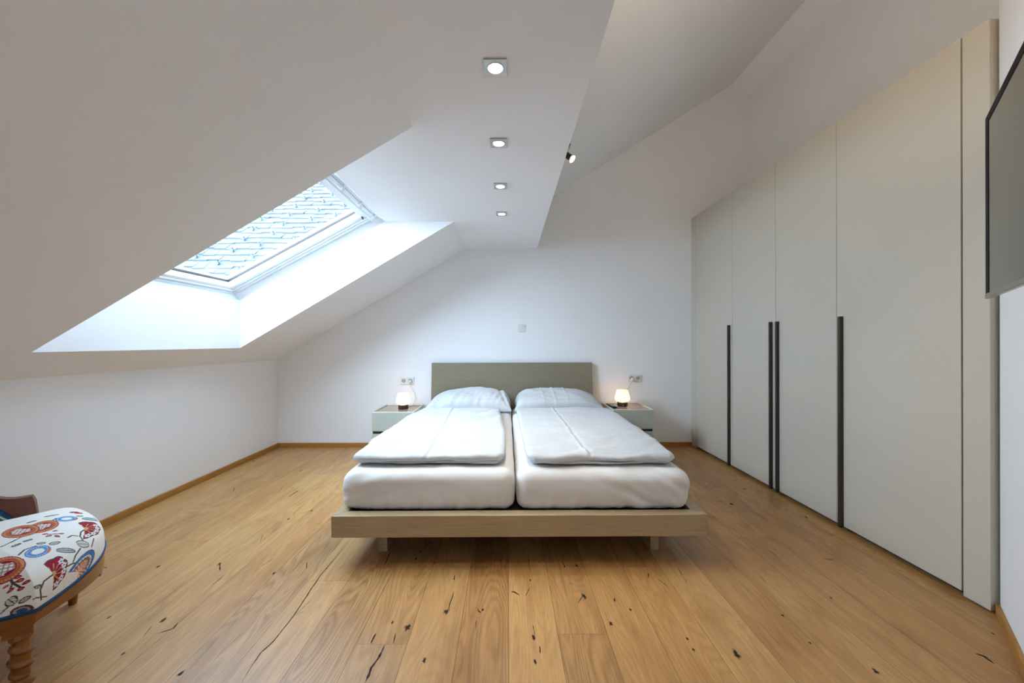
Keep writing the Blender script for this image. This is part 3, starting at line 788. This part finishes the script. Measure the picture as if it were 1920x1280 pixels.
lamp('glowing marbled glass lamp on dark base, on the nightstand left of the bed', -1.077, 3.81, ZL + .0006, .97,
     curve([(-1.062, YB - .044, .715), (-1.05, YB - .03, .66), (-1.02, YB - .02, .60), (-1.005, YB - .024, .55), (-1.01, YB - .03, .50), (-1.03, YB - .06, ZL + .004), (-1.06, 3.87, ZL + .003)]), None)
lamp('glowing marbled glass lamp on dark base, beside the remote on the right nightstand', 1.200, 3.84, ZR, 1.02,
     curve([(1.365, YB - .044, .735), (1.345, YB - .03, .69), (1.315, YB - .02, .63), (1.28, YB - .022, .56), (1.24, YB - .05, ZR + .012), (1.15, YB - .10, ZR + .004), (1.105, YB - .13, ZR + .012), (1.09, YB - .17, ZR + .004), (1.14, 3.87, ZR + .003)]), (1.085, 3.875, ZR + .004))

def outlet(label, x, z):
    t = thing('power_outlet', label, 'socket', (x, YB, z), 0, 'double power outlets above the nightstands')
    MB().box(-.0765, .0765, -.010, 0, -.041, .041).build('plate', M['white_plastic'], t, bevel=.003)
    for sx in (-.0355, .0355):
        mt = Matrix.Translation((sx, -.0105, 0)) @ Matrix.Rotation(PI / 2, 4, 'X')
        s = MB().lathe([(.027, -.0005), (.027, .0025), (.0235, .003), (.0215, -.0003)], seg=32, mat=mt).build('socket_ring', M['white_plastic'], t, smooth=True)
        MB().lathe([(0, 0), (.0214, 0), (.0214, .0006), (0, .0006)], seg=32, mat=mt).build('socket_well', M['socket_grey'], s)
        pins = MB()
        for px in (-.0095, .0095):
            pins.lathe([(0, .0006), (.003, .0006), (.003, .0011), (0, .0011)], seg=12, mat=mt @ Matrix.Translation((px, 0, 0)))
        pins.build('pin_hole', M['black_plastic'], s)
    return t
outlet('white double socket on the wall above the left nightstand lamp', -1.0985, .724)
outlet('white double socket on the wall above the right nightstand lamp', 1.3955, .749)

sw = thing('light_switch', 'square white light switch alone on the wall above the headboard', 'switch', (.158, YB, 1.297))
MB().box(-.041, .041, -.009, 0, -.041, .041).build('plate', M['white_plastic'], sw, bevel=.003)
m = MB(); m.hexa([(-.029, -.009, -.029), (-.029, -.0135, -.029), (.029, -.0105, -.029), (.029, -.009, -.029), (-.029, -.009, .029), (-.029, -.0135, .029), (.029, -.0105, .029), (.029, -.009, .029)])
m.build('rocker', M['white_plastic'], sw, bevel=.0015)

rm = thing('remote_control', 'black remote control lying on the right nightstand next to the pillow', 'remote', (1.074, 3.80, ZR), math.radians(5))
MB().box(-.023, .023, -.10, .10, 0, .018).build('casing', M['black_plastic'], rm, bevel=.005, seg=3)
for r in range(9):
    for c in range(3):
        MB().box(-.016 + c * .0125, -.0085 + c * .0125, -.085 + r * .0175, -.076 + r * .0175, .0178, .0196).build('button', M['button'], rm, bevel=.001)

# ------------------------------------------------------------------ television on the diagonal wall
ta = Vector((1.69, 1.30, 0)); td = Vector((-.7071, -.7071, 0)); tn = Vector((-.7071, .7071, 0))   # far upper corner, along, facing
TW, TZ0, TZ1 = 1.13, 1.2905, 1.926
tv = thing('television', 'flat black television on the angled wall beside the wardrobe', 'television', tuple(ta + td * TW / 2 + Vector((0, 0, TZ0))), 0)
def tp(a, n, z): p = ta + td * a + tn * n; return Vector((p.x, p.y, z)) - tv.location
def tbox(mb, a0, a1, n0, n1, z0, z1):
    return mb.hexa([tp(a0, n0, z0), tp(a0, n1, z0), tp(a1, n1, z0), tp(a1, n0, z0), tp(a0, n0, z1), tp(a0, n1, z1), tp(a1, n1, z1), tp(a1, n0, z1)])
m = MB(); tbox(m, .012, TW - .012, -.024, -.0125, TZ0 + .012, TZ1 - .010); tbox(m, .10, TW - .10, -.042, -.024, TZ0 + .02, TZ0 + .42); m.build('rear_housing', M['black_plastic'], tv, bevel=.004)
m = MB()
BZ = .046
tbox(m, 0, BZ, -.012, .0, TZ0 + .018, TZ1); tbox(m, TW - BZ, TW, -.012, .0, TZ0 + .018, TZ1); tbox(m, BZ, TW - BZ, -.012, .0, TZ1 - .028, TZ1)
m.build('bezel', M['tv_bezel'], tv, bevel=.0015)
m = MB(); tbox(m, 0, TW, -.012, .0015, TZ0, TZ0 + .0178); m.build('lower_trim', M['tv_chin'], tv, bevel=.0025)
m = MB(); tbox(m, BZ, TW - BZ, -.0122, -.0015, TZ0 + .018, TZ1 - .028); m.build('screen', M['screen'], tv)
wallgap = (CX - CY - (ta.x - ta.y)) / math.sqrt(2)
m = MB(); tbox(m, .40, .73, -wallgap + .0005, -wallgap + .02, TZ0 + .12, TZ0 + .36); tbox(m, .50, .63, -wallgap + .02, -.042, TZ0 + .18, TZ0 + .30); m.build('wall_bracket', M['black_plastic'], tv)

# ------------------------------------------------------------------ ceiling spots
def downlight(label, y, group='square recessed ceiling spots'):
    t = thing('recessed_spotlight', label, 'ceiling light', (-.042, y, ZF), 0, group)
    m = MB(); h = .0425; k = 40; r = .031
    # square plate with a round opening
    o = []; i_ = []
    for j in range(k):
        a = 2 * PI * j / k; c, s = math.cos(a), math.sin(a); f = h / max(abs(c), abs(s))
        o.append((c * f, s * f)); i_.append((c * r, s * r))
    for zz in ((-.006, 0),):
        A = [m.bm.verts.new((*p, zz[0])) for p in o]; B = [m.bm.verts.new((*p, zz[0])) for p in i_]
        A2 = [m.bm.verts.new((*p, zz[1])) for p in o]; B2 = [m.bm.verts.new((*p, zz[1])) for p in i_]
        for j in range(k):
            n = (j + 1) % k
            m.face([A[j], A[n], B[n], B[j]]); m.face([A2[j], B2[j], B2[n], A2[n]])
            m.face([A[j], A2[j], A2[n], A[n]]); m.face([B[j], B[n], B2[n], B2[j]])
    m.build('plate', M['steel'], t)
    MB().lathe([(.0308, -.0005), (.0308, -.008), (.0290, -.009), (.0272, -.006), (.0272, -.0005)], seg=36).build('ring', M['steel'], t, smooth=True)
    MB().lathe([(0, -.0052), (.0270, -.0052), (.0270, -.0015), (0, -.0015)], seg=36).build('lens', M['lamp_led'], t)
    li = bpy.data.lights.new('spot_light', 'SPOT'); li.energy = SPOT_W; li.color = (1, .88, .70); li.spot_size = 1.5; li.spot_blend = .8; li.shadow_soft_size = .025
    lo = bpy.data.objects.new('spot_light', li); COL.objects.link(lo); lo.parent = t; lo.location = (0, 0, -.012)
    return t
SPOT_W = 19.0
downlight('lit square ceiling spot nearest the viewer, first of four in the row', 1.379)
downlight('lit square ceiling spot second from the viewer in the row of four', 1.901)
downlight('lit square ceiling spot third from the viewer in the row of four', 2.424)
downlight('lit square ceiling spot nearest the back wall, last of four in the row', 2.945)

def beam_spot(label, y, ax, watt, aim=None, angle=1.2):
    sp = thing('spotlight', label, 'spotlight', (.328, y, 2.34), 0, 'bronze spotlights on the beam')
    ax = Vector(ax).normalized(); hc = Vector((.036, -.035, -.150))
    T = Matrix.Translation(hc) @ ax.to_track_quat('Z', 'Y').to_matrix().to_4x4()
    MB().box(.0005, .012, -.03, .03, -.04, .04).build('wall_mount', M['bronze'], sp, bevel=.003)
    MB().tube([(.012, 0, 0), (.03, 0, -.01), (.034, -.01, -.06), tuple(hc - ax * .045)], .006, 10).build('arm', M['bronze'], sp, smooth=True)
    hd = MB().lathe([(0, -.05), (.014, -.05), (.0165, -.046), (.0165, -.012), (.0175, -.010), (.0175, .004), (.0155, .004), (.0155, -.008), (0, -.008)], seg=32, mat=T).build('lamp_head', M['bronze'], sp)
    MB().lathe([(.0150, -.004), (.0215, .016), (.0225, .018), (.0205, .016), (.0140, -.003)], seg=32, mat=T).build('reflector', M['gold'], hd, smooth=True)
    MB().lathe([(0, .014), (.0196, .014), (.0196, .010), (0, .010)], seg=32, mat=T).build('lens', M['lamp_led'], hd)
    li = bpy.data.lights.new('spot_light', 'SPOT'); li.energy = watt; li.color = (1, .80, .55); li.spot_size = angle; li.spot_blend = 1.0; li.shadow_soft_size = .025
    lo = bpy.data.objects.new('spot_light', li); COL.objects.link(lo); lo.parent = sp
    lo.matrix_local = Matrix.Translation(hc + ax * .03) @ (-ax).to_track_quat('Z', 'Y').to_matrix().to_4x4()
beam_spot('small bronze spotlight peeking past the ceiling beam, lamp lit', 2.13, (.62, -.38, -.68), 16)
beam_spot('added bronze spotlight out of view on the ceiling beam, brightening the right wall', .90, (2.3, 1.3, 1.9), 33, angle=2.2)  # unseen lamp added to lift the upper right wall

# ------------------------------------------------------------------ upholstered chair (bow front, low wrap-round back)
chair = thing('upholstered_chair', 'low antique chair with embroidered floral seat and twisted wooden legs', 'chair', (-1.693, 1.396, 0), math.atan2(-.771, .636))
MOTIFS = [
    ('stem',[(0.207,0.15),(0.176,0.155),(0.156,0.176)]),('stem',[(0.383,0.271),(0.352,0.249),(0.318,0.244),(0.284,0.257)]),
    ('stem',[(0.096,0.288),(0.073,0.269),(0.042,0.264),(0.015,0.27)]),('stem',[(0.205,0.293),(0.177,0.288),(0.135,0.29)]),
    ('stem',[(0.132,0.095),(0.106,0.11),(0.076,0.123)]),('stem',[(0.233,0.284),(0.21,0.296),(0.2,0.309)]),('stem',[(-0.051,0.164),(-0.087,0.172)]),
    ('stem',[(0.384,0.247),(0.364,0.283)]),('stem',[(0.091,0.324),(0.042,0.314)]),('stem',[(0.096,0.239),(0.078,0.246),(0.074,0.262)]),
    ('stem',[(0.298,0.16),(0.313,0.169),(0.313,0.182)]),('stem',[(0.313,0.169),(0.331,0.171)]),('stem',[(0.313,0.169),(0.336,0.195)]),
    ('stem',[(0.076,0.184),(0.072,0.217)]),('stem',[(0.394,0.178),(0.378,0.19)]),('stem',[(-0.176,0.269),(-0.143,0.295)]),
    ('leaf0.3',[(0.18,0.229),(0.16,0.281)]),('leaf0.55',[(0.122,0.272),(0.092,0.31)]),('leaf0.4',[(0.143,0.173),(0.137,0.193)]),
    ('leaf0.38',[(0.15,0.205),(0.128,0.226)]),('leaf0.3',[(0.147,0.121),(0.126,0.135)]),('leaf0.3',[(0.118,0.138),(0.102,0.155)]),
    ('leaf0.25',[(-0.083,0.246),(-0.151,0.288)]),('leaf0.16',[(-0.117,0.134),(-0.139,0.169)]),('leaf0.5',[(0.357,0.177),(0.378,0.203)]),
    ('leaf0.4',[(0.376,0.21),(0.375,0.236)]),('leaf0.3',[(-0.112,0.222),(-0.131,0.239)]),('leaf0.35',[(0.35,0.23),(0.333,0.244)]),
    ('leaf0.22',[(-0.066,0.103),(-0.085,0.122)]),('berry',[(0.299,0.167),(0.301,0.183)]),('berry',[(0.31,0.176),(0.315,0.193)]),
    ('berry',[(0.325,0.193),(0.324,0.21)]),('berry',[(0.337,0.188),(0.34,0.204)]),('berry',[(0.338,0.167),(0.329,0.179)]),
    ('berry',[(0.321,0.152),(0.316,0.163)]),('berry',[(0.074,0.17),(0.067,0.183)]),('berry',[(0.094,0.183),(0.082,0.195)]),
    ('berry',[(0.085,0.203),(0.097,0.217)]),('berry',[(0.052,0.19),(0.044,0.202)]),('berry',[(0.073,0.209),(0.069,0.223)]),
    ('berry',[(-0.163,0.196),(-0.193,0.214)]),('berry',[(-0.157,0.21),(-0.183,0.229)]),('pom',[(-0.005,0.155),(-0.027,0.19),(0.053,0.17)]),
    ('pom',[(0.015,0.109),(0.014,0.152),(0.076,0.123)]),('pom',[(0.256,0.132),(0.251,0.177),(0.307,0.152)]),
    ('purple',[(0.408,0.234),(0.412,0.265),(0.391,0.224)]),('ring',[(0.19,0.188),(0.17,0.213),(0.22,0.199)]),
    ('ring',[(-0.077,0.201),(-0.088,0.23),(-0.045,0.208)]),('fan',[(0.284,0.257),(0.221,0.274),(0.244,0.223)]),
    ('fan',[(0.01,0.269),(-0.07,0.315),(-0.046,0.249)]),('blue',[(0.216,0.339),(0.087,0.349),(0.21,0.301)]),
]

def seat_outline(n, grow=0.0):
    pts = []
    for x in np.linspace(.32, -.345, 60): pts.append((x, .01 + .095 * (1 - ((x + .0125) / .3325) ** 2)))
    for t in np.linspace(0, 1, 30)[1:]: pts.append((-.345 + .075 * t, .01 - .40 * t))
    for a in np.linspace(180, 360, 40)[1:]: pts.append((.27 * math.cos(math.radians(a)), -.39 + .14 * math.sin(math.radians(a))))
    for t in np.linspace(1, 0, 30)[1:-1]: pts.append((.32 - .05 * t, .01 - .40 * t))
    Pp = np.array(pts); Q = np.vstack([Pp, Pp[:1]])
    L = np.r_[0, np.cumsum(np.linalg.norm(np.diff(Q, axis=0), axis=1))]
    s = np.linspace(0, L[-1], n, endpoint=False)
    O = np.c_[np.interp(s, L, Q[:, 0]), np.interp(s, L, Q[:, 1])]
    if grow:
        c = np.array([0, -.2]); d = O - c; O = c + d * (1 + grow / np.linalg.norm(d, axis=1))[:, None]
    return O

CREAM, OLIVE, CRIM, ORNG, SAND = (.86, .82, .76), (.075, .065, .038), (.33, .008, .035), (.55, .16, .05), (.62, .36, .14)
BLUE, NAVY, PALE, LEAFC, WHITE = (.09, .24, .52), (.05, .10, .24), (.45, .60, .80), (.42, .42, .33), (.80, .78, .76)
def paint(F):
    """colour of every point of the unrolled seat cloth from the embroidered motifs"""
    n = len(F); col = np.tile(np.array(CREAM), (n, 1))
    weave = 1 + .05 * np.sin(F[:, 0] * 1400) * np.sin(F[:, 1] * 1400)
    col = col * weave[:, None]
    def put(mask, c): col[mask] = c
    def seg_d(p, a, b):
        a, b = np.array(a), np.array(b); d = b - a; t = np.clip(((p - a) @ d) / max(1e-12, d @ d), 0, 1)
        return np.linalg.norm(p - (a + t[:, None] * d), axis=1), t
    def frame(p, o, a, b):
        A = np.array([np.array(a) - o, np.array(b) - o]).T
        return (p - o) @ np.linalg.inv(A).T
    allm = list(MOTIFS)
    # the same embroidery repeats towards the back of the seat
    for kind, q in MOTIFS:
        allm.insert(0, (kind, [(-.16 - .95 * x, .02 - .95 * y) for x, y in q]))
        if kind in ('pom', 'fan', 'ring') or kind.startswith('leaf'): allm.insert(0, (kind, [(.33 - .8 * y, -.24 + .8 * x) for x, y in q]))
    order = {'stem': 0, 'leaf': 1, 'berr': 2, 'blue': 3, 'ring': 4, 'purp': 5, 'pom': 6, 'fan': 7}
    for kind, q in sorted(allm, key=lambda m: order[m[0][:4]]):
        P = np.array(q)
        c0 = P.mean(axis=0); rad = np.abs(P - c0).max() * 3.2 + .03
        sel = np.where(np.abs(F - c0).max(axis=1) < rad)[0]
        if not len(sel): continue
        p = F[sel]
        def put(mask, c): col[sel[mask]] = c
        if kind == 'stem':
            for a, b in zip(q, q[1:]):
                d, _ = seg_d(p, a, b); put(d < .0025, OLIVE)
        elif kind.startswith('leaf'):
            w = float(kind[4:]); a, b = P[0], P[1]; ln = np.linalg.norm(b - a)
            u = (b - a) / ln; v = np.array([-u[1], u[0]]); x = (p - a) @ u / ln; y = np.abs((p - a) @ v) / ln
            hw_ = w * .85 * np.sqrt(np.clip(x, 0, 1)) ** .9 * np.clip(1 - x, 0, 1) ** .6 * 1.5
            ins = (x > 0) & (x < 1)
            put(ins & (y < hw_ + .0022 / ln), OLIVE); put(ins & (y < hw_ - .0016 / ln), LEAFC)
            put(ins & (y < hw_ - .0016 / ln) & (np.sin((x * ln + y * ln) * 1500) > .3), PALE if w < .35 else CREAM)
            put(ins & (y < .0011 / ln), OLIVE)
        elif kind == 'berry':
            a, b = P[0], P[1]; ln = np.linalg.norm(b - a); c = (a + b) / 2; u = (b - a) / ln; v = np.array([-u[1], u[0]])
            e = (((p - c) @ u) / (ln * .52)) ** 2 + (((p - c) @ v) / (ln * .33)) ** 2
            put(e < 1, CRIM); put(e < .18, ORNG)
        elif kind in ('pom', 'purple', 'ring'):
            f = frame(p, P[0], P[1], P[2]); r = np.hypot(f[:, 0], f[:, 1]); th = np.arctan2(f[:, 1], f[:, 0])
            if kind == 'ring':
                put((r < 1) & (r > .5 + .06 * np.sin(th * 22)), BLUE); put((r < .88) & (r > .72) & (np.sin(th * 26) > 0), PALE)
                put((r < 1.02) & (r > .8) & (np.cos(th - .3) > .86), ORNG)
            elif kind == 'purple':
                put(r < 1, (.10, .03, .08)); put(r < .72, (.45, .30, .22)); put(r < .5, NAVY)
            else:
                put(r < 1, CRIM); put((r < .93) & (r > .80), ORNG); put((r < .93) & (r > .80) & (np.sin(th * 34) > .2), SAND)
                put((r < .80) & (r > .60), ORNG); put((r < .72) & (r > .69), CRIM); put((r < .60), CRIM)
                net = (np.abs(np.sin(f[:, 0] * 13 + f[:, 1] * 4)) > .42) & (np.abs(np.sin(f[:, 1] * 12 - f[:, 0] * 3)) > .42)
                put((r < .52) & net, WHITE); put((r < .52) & ~net, (.36, .20, .12))
                put((f[:, 0] > .0) & (r < .52) & (np.abs(f[:, 1]) > .40 * (1 - f[:, 0])) & (np.abs(f[:, 1]) > .28), CRIM)
        elif kind == 'fan':
            f = frame(p, P[0], P[1], P[2]); r = np.hypot(f[:, 0], f[:, 1]); th = np.arctan2(f[:, 1], f[:, 0])
            rim = .92 + .09 * np.abs(np.cos(th * 4)); w = (np.abs(th) < 1.75)
            put(w & (r < rim + .07), OLIVE); put(w & (r < rim), CRIM)
            for j in range(7):
                a = -1.45 + j * .48; d = np.hypot(f[:, 0] - .80 * math.cos(a), f[:, 1] - .80 * math.sin(a))
                if j < 5: put(d < .17 + .04 * np.cos(5 * np.arctan2(f[:, 1] - .80 * math.sin(a), f[:, 0] - .80 * math.cos(a))), WHITE); put(d < .05, NAVY)
            ray = np.abs(np.sin(th * 5.5)) < .30
            put(w & ray & (r < .66), SAND); put(w & (r < .2), SAND)
        elif kind == 'blue':
            f = frame(p, P[0], P[1], P[2]); r = np.hypot(f[:, 0], f[:, 1]); th = np.arctan2(f[:, 1], f[:, 0]); w = np.abs(th) < 1.9
            put(w & (r < 1), NAVY); put(w & (r < .95) & (r > .74) & (np.sin(th * 30 + r * 30) > -.3), BLUE); put(w & (r < .74) & (r > .66 + .05 * np.sin(th * 24)), CREAM)
            put(w & (r < .64), (.25, .14, .06)); put(w & (r < .52), ORNG); put(w & (r < .50) & (np.abs(np.sin(th * 9)) < .45), CREAM)
    return col

def set_cols(o, cols):
    me = o.data; a = me.color_attributes.new('embroidery', 'FLOAT_COLOR', 'POINT')
    c = np.ones((len(me.vertices), 4), dtype=np.float32); c[:, :3] = cols; a.data.foreach_set('color', c.ravel())

NO, NT, HC, ZC = 900, 240, .165, .302
O = seat_outline(NO); c0 = np.array([0, -.2]); t = np.linspace(0, PI / 2, NT)
rho, zeta = np.sin(t) ** (2 / 3), np.cos(t) ** (2 / 3); rho[0] = 0; zeta[-1] = 0
S = np.r_[0, np.cumsum(np.hypot(np.diff(rho) * .3, np.diff(zeta) * HC))] / .3
XY = c0 + (O - c0)[None] * rho[:, None, None]; FL = (O - c0)[None] * S[:, None, None]
ZZ = np.repeat((ZC + HC * zeta)[:, None], NO, 1)
V = np.concatenate([XY, ZZ[..., None]], -1).reshape(-1, 3)
fs = []
for i in range(NT - 1):
    b0, b1 = i * NO, (i + 1) * NO
    if i == 0: continue
    for j in range(NO):
        k = (j + 1) % NO; fs.append((b0 + j, b1 + j, b1 + k, b0 + k))
V[:NO] = V[0]
fs += [(0, NO + j, NO + (j + 1) % NO) for j in range(NO)]
seat = np_mesh('seat_cushion', V, fs, M['seat_fabric'], chair)
set_cols(seat, paint(FL.reshape(-1, 2)))

def loft(name, rows, mat, parent, smooth=True):
    vs = [p for r in rows for p in r]; n = len(rows[0]); ff = []
    for a in range(len(rows) - 1):
        for j in range(n): k = (j + 1) % n; ff.append((a * n + j, (a + 1) * n + j, (a + 1) * n + k, a * n + k))
    return np_mesh(name, vs, ff, mat, parent, smooth)
# braid round the lower edge of the cloth
n = 200; rows = []
for dz, gr in ((-.006, -.012), (-.006, .002), (.0, .004), (.006, .002), (.008, -.012)):
    o_ = seat_outline(n, gr); rows.append([(x, y, ZC + dz) for x, y in o_])
loft('braid', rows, M['blue_braid'], chair)
# wooden rail: closed ring with a shaped lower edge
rows = []; o_ = seat_outline(n, -.001); i_ = seat_outline(n, -.04)
def low(x, y):
    w = .045 + .014 * math.cos(x / .33 * PI * 1.0) if y > .005 else .045
    return ZC - .006 - w - (.014 if (abs(abs(x) - .0) < .02) and y > 0 else 0)
rows.append([(x, y, ZC - .006) for x, y in i_]); rows.append([(x, y, ZC - .006) for x, y in o_])
rows.append([(x, y, low(x, y)) for x, y in o_]); rows.append([(x, y, low(*p)) for (x, y), p in zip(i_, o_)]); rows.append(rows[0])
loft('seat_rail', rows, M['chair_wood'], chair, smooth=False)
# turned legs: front pair spiral-twisted, rear pair plain
def leg(x, y, front):
    m = MB()
    m.box(x - .031, x + .031, y - .031, y + .031, .232, ZC - .008)
    prof = [(0, .0), (.0125, .0), (.0135, .012), (.016, .03), (.0185, .052), (.019, .060), (.028, .064), (.030, .070), (.028, .076), (.019, .081), (.0175, .09)]
    body = [(.0205 + .0045 * math.sin((z - .09) / .115 * PI), z) for z in np.linspace(.092, .205, 40)] if front else [(.019 + .006 * math.sin((z - .09) / .115 * PI), z) for z in np.linspace(.092, .205, 12)]
    prof += body + [(.019, .209), (.026, .213), (.027, .219), (.022, .224), (.024, .233), (0, .233)]
    tw = None
    if front:
        tw = lambda a, z: (1 + .30 * (max(0, math.sin(a + z * 150)) ** 1.5 - .35) * min(1, max(0, (z - .088) / .012)) * min(1, max(0, (.208 - z) / .012)))
    m.lathe(prof, (x, y, 0), 40, twist=tw)
    return m.build('leg', M['chair_wood'], chair, smooth=True)
def shade_by_angle(o):
    o.data.polygons.foreach_set('use_smooth', [abs(p.normal.z) < .999 and p.area < .0004 for p in o.data.polygons])
for (x, y, fr) in ((.279, -.028, True), (-.300, -.026, True), (.20, -.44, False), (-.20, -.44, False)): shade_by_angle(leg(x, y, fr))
# low wrap-round back: mahogany frame and padded blue panel
plan = [(-.352, -.135), (-.345, -.24), (-.32, -.38), (-.25, -.50), (-.13, -.565), (0, -.58), (.13, -.565), (.25, -.50), (.32, -.38), (.338, -.24), (.340, -.135)]
pl2 = [(p[0], p[1]) for p in curve([(x, y, 0) for x, y in plan], 10)]
NPL = len(pl2)
def top_h(i):
    s = i / (NPL - 1); e_ = min(s, 1 - s)
    return .315 + .175 * min(1, (e_ / .022 + .30)) ** .5 + .30 * (.5 - .5 * math.cos(PI * min(1, max(0, (e_ - .05) / .30))))
def normal(i):
    a, b = Vector((*pl2[max(i - 1, 0)], 0)), Vector((*pl2[min(i + 1, NPL - 1)], 0)); d = (b - a).normalized(); return Vector((-d.y, d.x, 0))
def back_shell(name, mat, lo, inset_top, n0, n1, i0, i1, K=14, round_=0.0):
    vs = []; ff = []; ids = {}
    for i in range(i0, i1 + 1):
        nrm = normal(i); x, y = pl2[i]
        e_ = min(i - i0, i1 - i)
        zt_ = top_h(i) - inset_top; z0 = lo
        if round_: zt_ = z0 + (zt_ - z0) * (min(1, (e_ / 5 + .02))) ** .4
        for k in range(K + 1):
            z = z0 + (zt_ - z0) * k / K
            pad = math.sqrt(max(0, 1 - (2 * k / K - 1) ** 4)) * min(1, math.sqrt(e_ / 4)) if round_ else 1
            for side, nn in ((0, n0), (1, n0 + (n1 - n0) * pad)):
                p = Vector((x, y, 0)) + nrm * nn; ids[i, k, side] = len(vs); vs.append((p.x, p.y, z))
    for i in range(i0, i1):
        for k in range(K):
            ff.append((ids[i, k, 1], ids[i + 1, k, 1], ids[i + 1, k + 1, 1], ids[i, k + 1, 1])); ff.append((ids[i, k, 0], ids[i, k + 1, 0], ids[i + 1, k + 1, 0], ids[i + 1, k, 0]))
        for k in (0, K): ff.append((ids[i, k, 0], ids[i + 1, k, 0], ids[i + 1, k, 1], ids[i, k, 1]))
    for i in (i0, i1):
        for k in range(K): ff.append((ids[i, k, 0], ids[i, k + 1, 0], ids[i, k + 1, 1], ids[i, k, 1]))
    return np_mesh(name, vs, ff, mat, chair, smooth=bool(round_)), ids
fr_, _ = back_shell('back_frame', M['red_wood'], .300, 0, -.020, .006, 0, NPL - 1)
b_ = fr_.modifiers.new('edge_bevel', 'BEVEL'); b_.width = .006; b_.segments = 3; b_.limit_method = 'ANGLE'; b_.angle_limit = .7
pad, ids = back_shell('back_pad', M['back_fabric'], .318, .048, .0065, .030, 4, NPL - 5, K=60, round_=1)
vv = np.array([v.co for v in pad.data.vertices]); cc = np.zeros((len(vv), 3))
for (i, k, s_), v in ids.items():
    e_ = min(i - 4, NPL - 5 - i) / 5.0; q = min(e_, (60 - k) / 14.0)
    if q < .55: cc[v] = (.012, .07, .17)
    elif q < .80: cc[v] = (.62, .58, .30)
    elif q < 1.1: cc[v] = (.02, .11, .20)
    else: cc[v] = (.03, .05, .05) if nz(vv[v][0] * 60, vv[v][1] * 60, vv[v][2] * 60) < .1 else (.55, .62, .50)
set_cols(pad, cc)

# ------------------------------------------------------------------ light: overcast sky through the roof window, lamps
world = bpy.data.worlds.new('sky'); scene.world = world; world.use_nodes = True
wn, wl = world.node_tree.nodes, world.node_tree.links
bg = wn['Background']; bg.inputs['Strength'].default_value = SKY
tcw = wn.new('ShaderNodeTexCoord')
dt = wn.new('ShaderNodeVectorMath'); dt.operation = 'DOT_PRODUCT'; dt.inputs[1].default_value = tuple(Vector((-.80, -.42, .22)).normalized())
wl.new(tcw.outputs['Generated'], dt.inputs[0])
mrw = wn.new('ShaderNodeMapRange'); mrw.inputs['From Min'].default_value = -1; mrw.inputs['From Max'].default_value = 1
wl.new(dt.outputs['Value'], mrw.inputs['Value'])
rpw = wn.new('ShaderNodeValToRGB'); rpw.color_ramp.elements[0].position = .3; rpw.color_ramp.elements[1].position = 1
for e_, k_ in zip(rpw.color_ramp.elements, (SKY_LO, SKY_HI)): e_.color = (.64 * k_, .84 * k_, 1.04 * k_, 1)
e_ = rpw.color_ramp.elements.new(.70); e_.color = (.64 * SKY_MID, .84 * SKY_MID, 1.04 * SKY_MID, 1)
wl.new(mrw.outputs[0], rpw.inputs['Fac']); wl.new(rpw.outputs['Color'], bg.inputs['Color'])
# portal: tells the renderer where the sky enters
for ya, yb in ((WY0, WY1), (VY0, VY1)):
    pa = bpy.data.lights.new('sky_portal', 'AREA'); pa.shape = 'RECTANGLE'; pa.size = yb - ya; pa.size_y = SL; pa.cycles.is_portal = True
    po = bpy.data.objects.new('sky_portal', pa); COL.objects.link(po)
    zax = NN.copy(); xax = Vector((0, 1, 0)); yax = zax.cross(xax)
    mt = Matrix((xax, yax, zax)).transposed().to_4x4(); mt.translation = wp(SL / 2, (ya + yb) / 2, .26); po.matrix_world = mt

# ------------------------------------------------------------------ camera and render look
cd = bpy.data.cameras.new('camera'); cam = bpy.data.objects.new('camera', cd); COL.objects.link(cam); scene.camera = cam
cd.sensor_width = 36.0; cd.sensor_fit = 'HORIZONTAL'; cd.lens = 36.0 * 690 / 1920; cd.clip_start = .02
cd.shift_x = 9 / 1920; cd.shift_y = 2 / 1920
cam.matrix_world = Matrix.Translation((0, 0, H)) @ Matrix.Rotation(PI / 2, 4, 'X') @ Matrix.Rotation(math.radians(ROLL), 4, 'Z')
vs_ = scene.view_settings
vs_.view_transform = 'Standard'; vs_.look = 'None'; vs_.gamma = 1; vs_.use_curve_mapping = False
vs_.exposure = EXPO
cy = scene.cycles
cy.max_bounces = 9; cy.diffuse_bounces = 7; cy.glossy_bounces = 4; cy.transparent_max_bounces = 8; cy.transmission_bounces = 6
cy.use_adaptive_sampling = True; cy.adaptive_threshold = .08; cy.adaptive_min_samples = 12
cy.sample_clamp_indirect = 6.0; cy.caustics_reflective = False; cy.caustics_refractive = False
cy.use_denoising = True
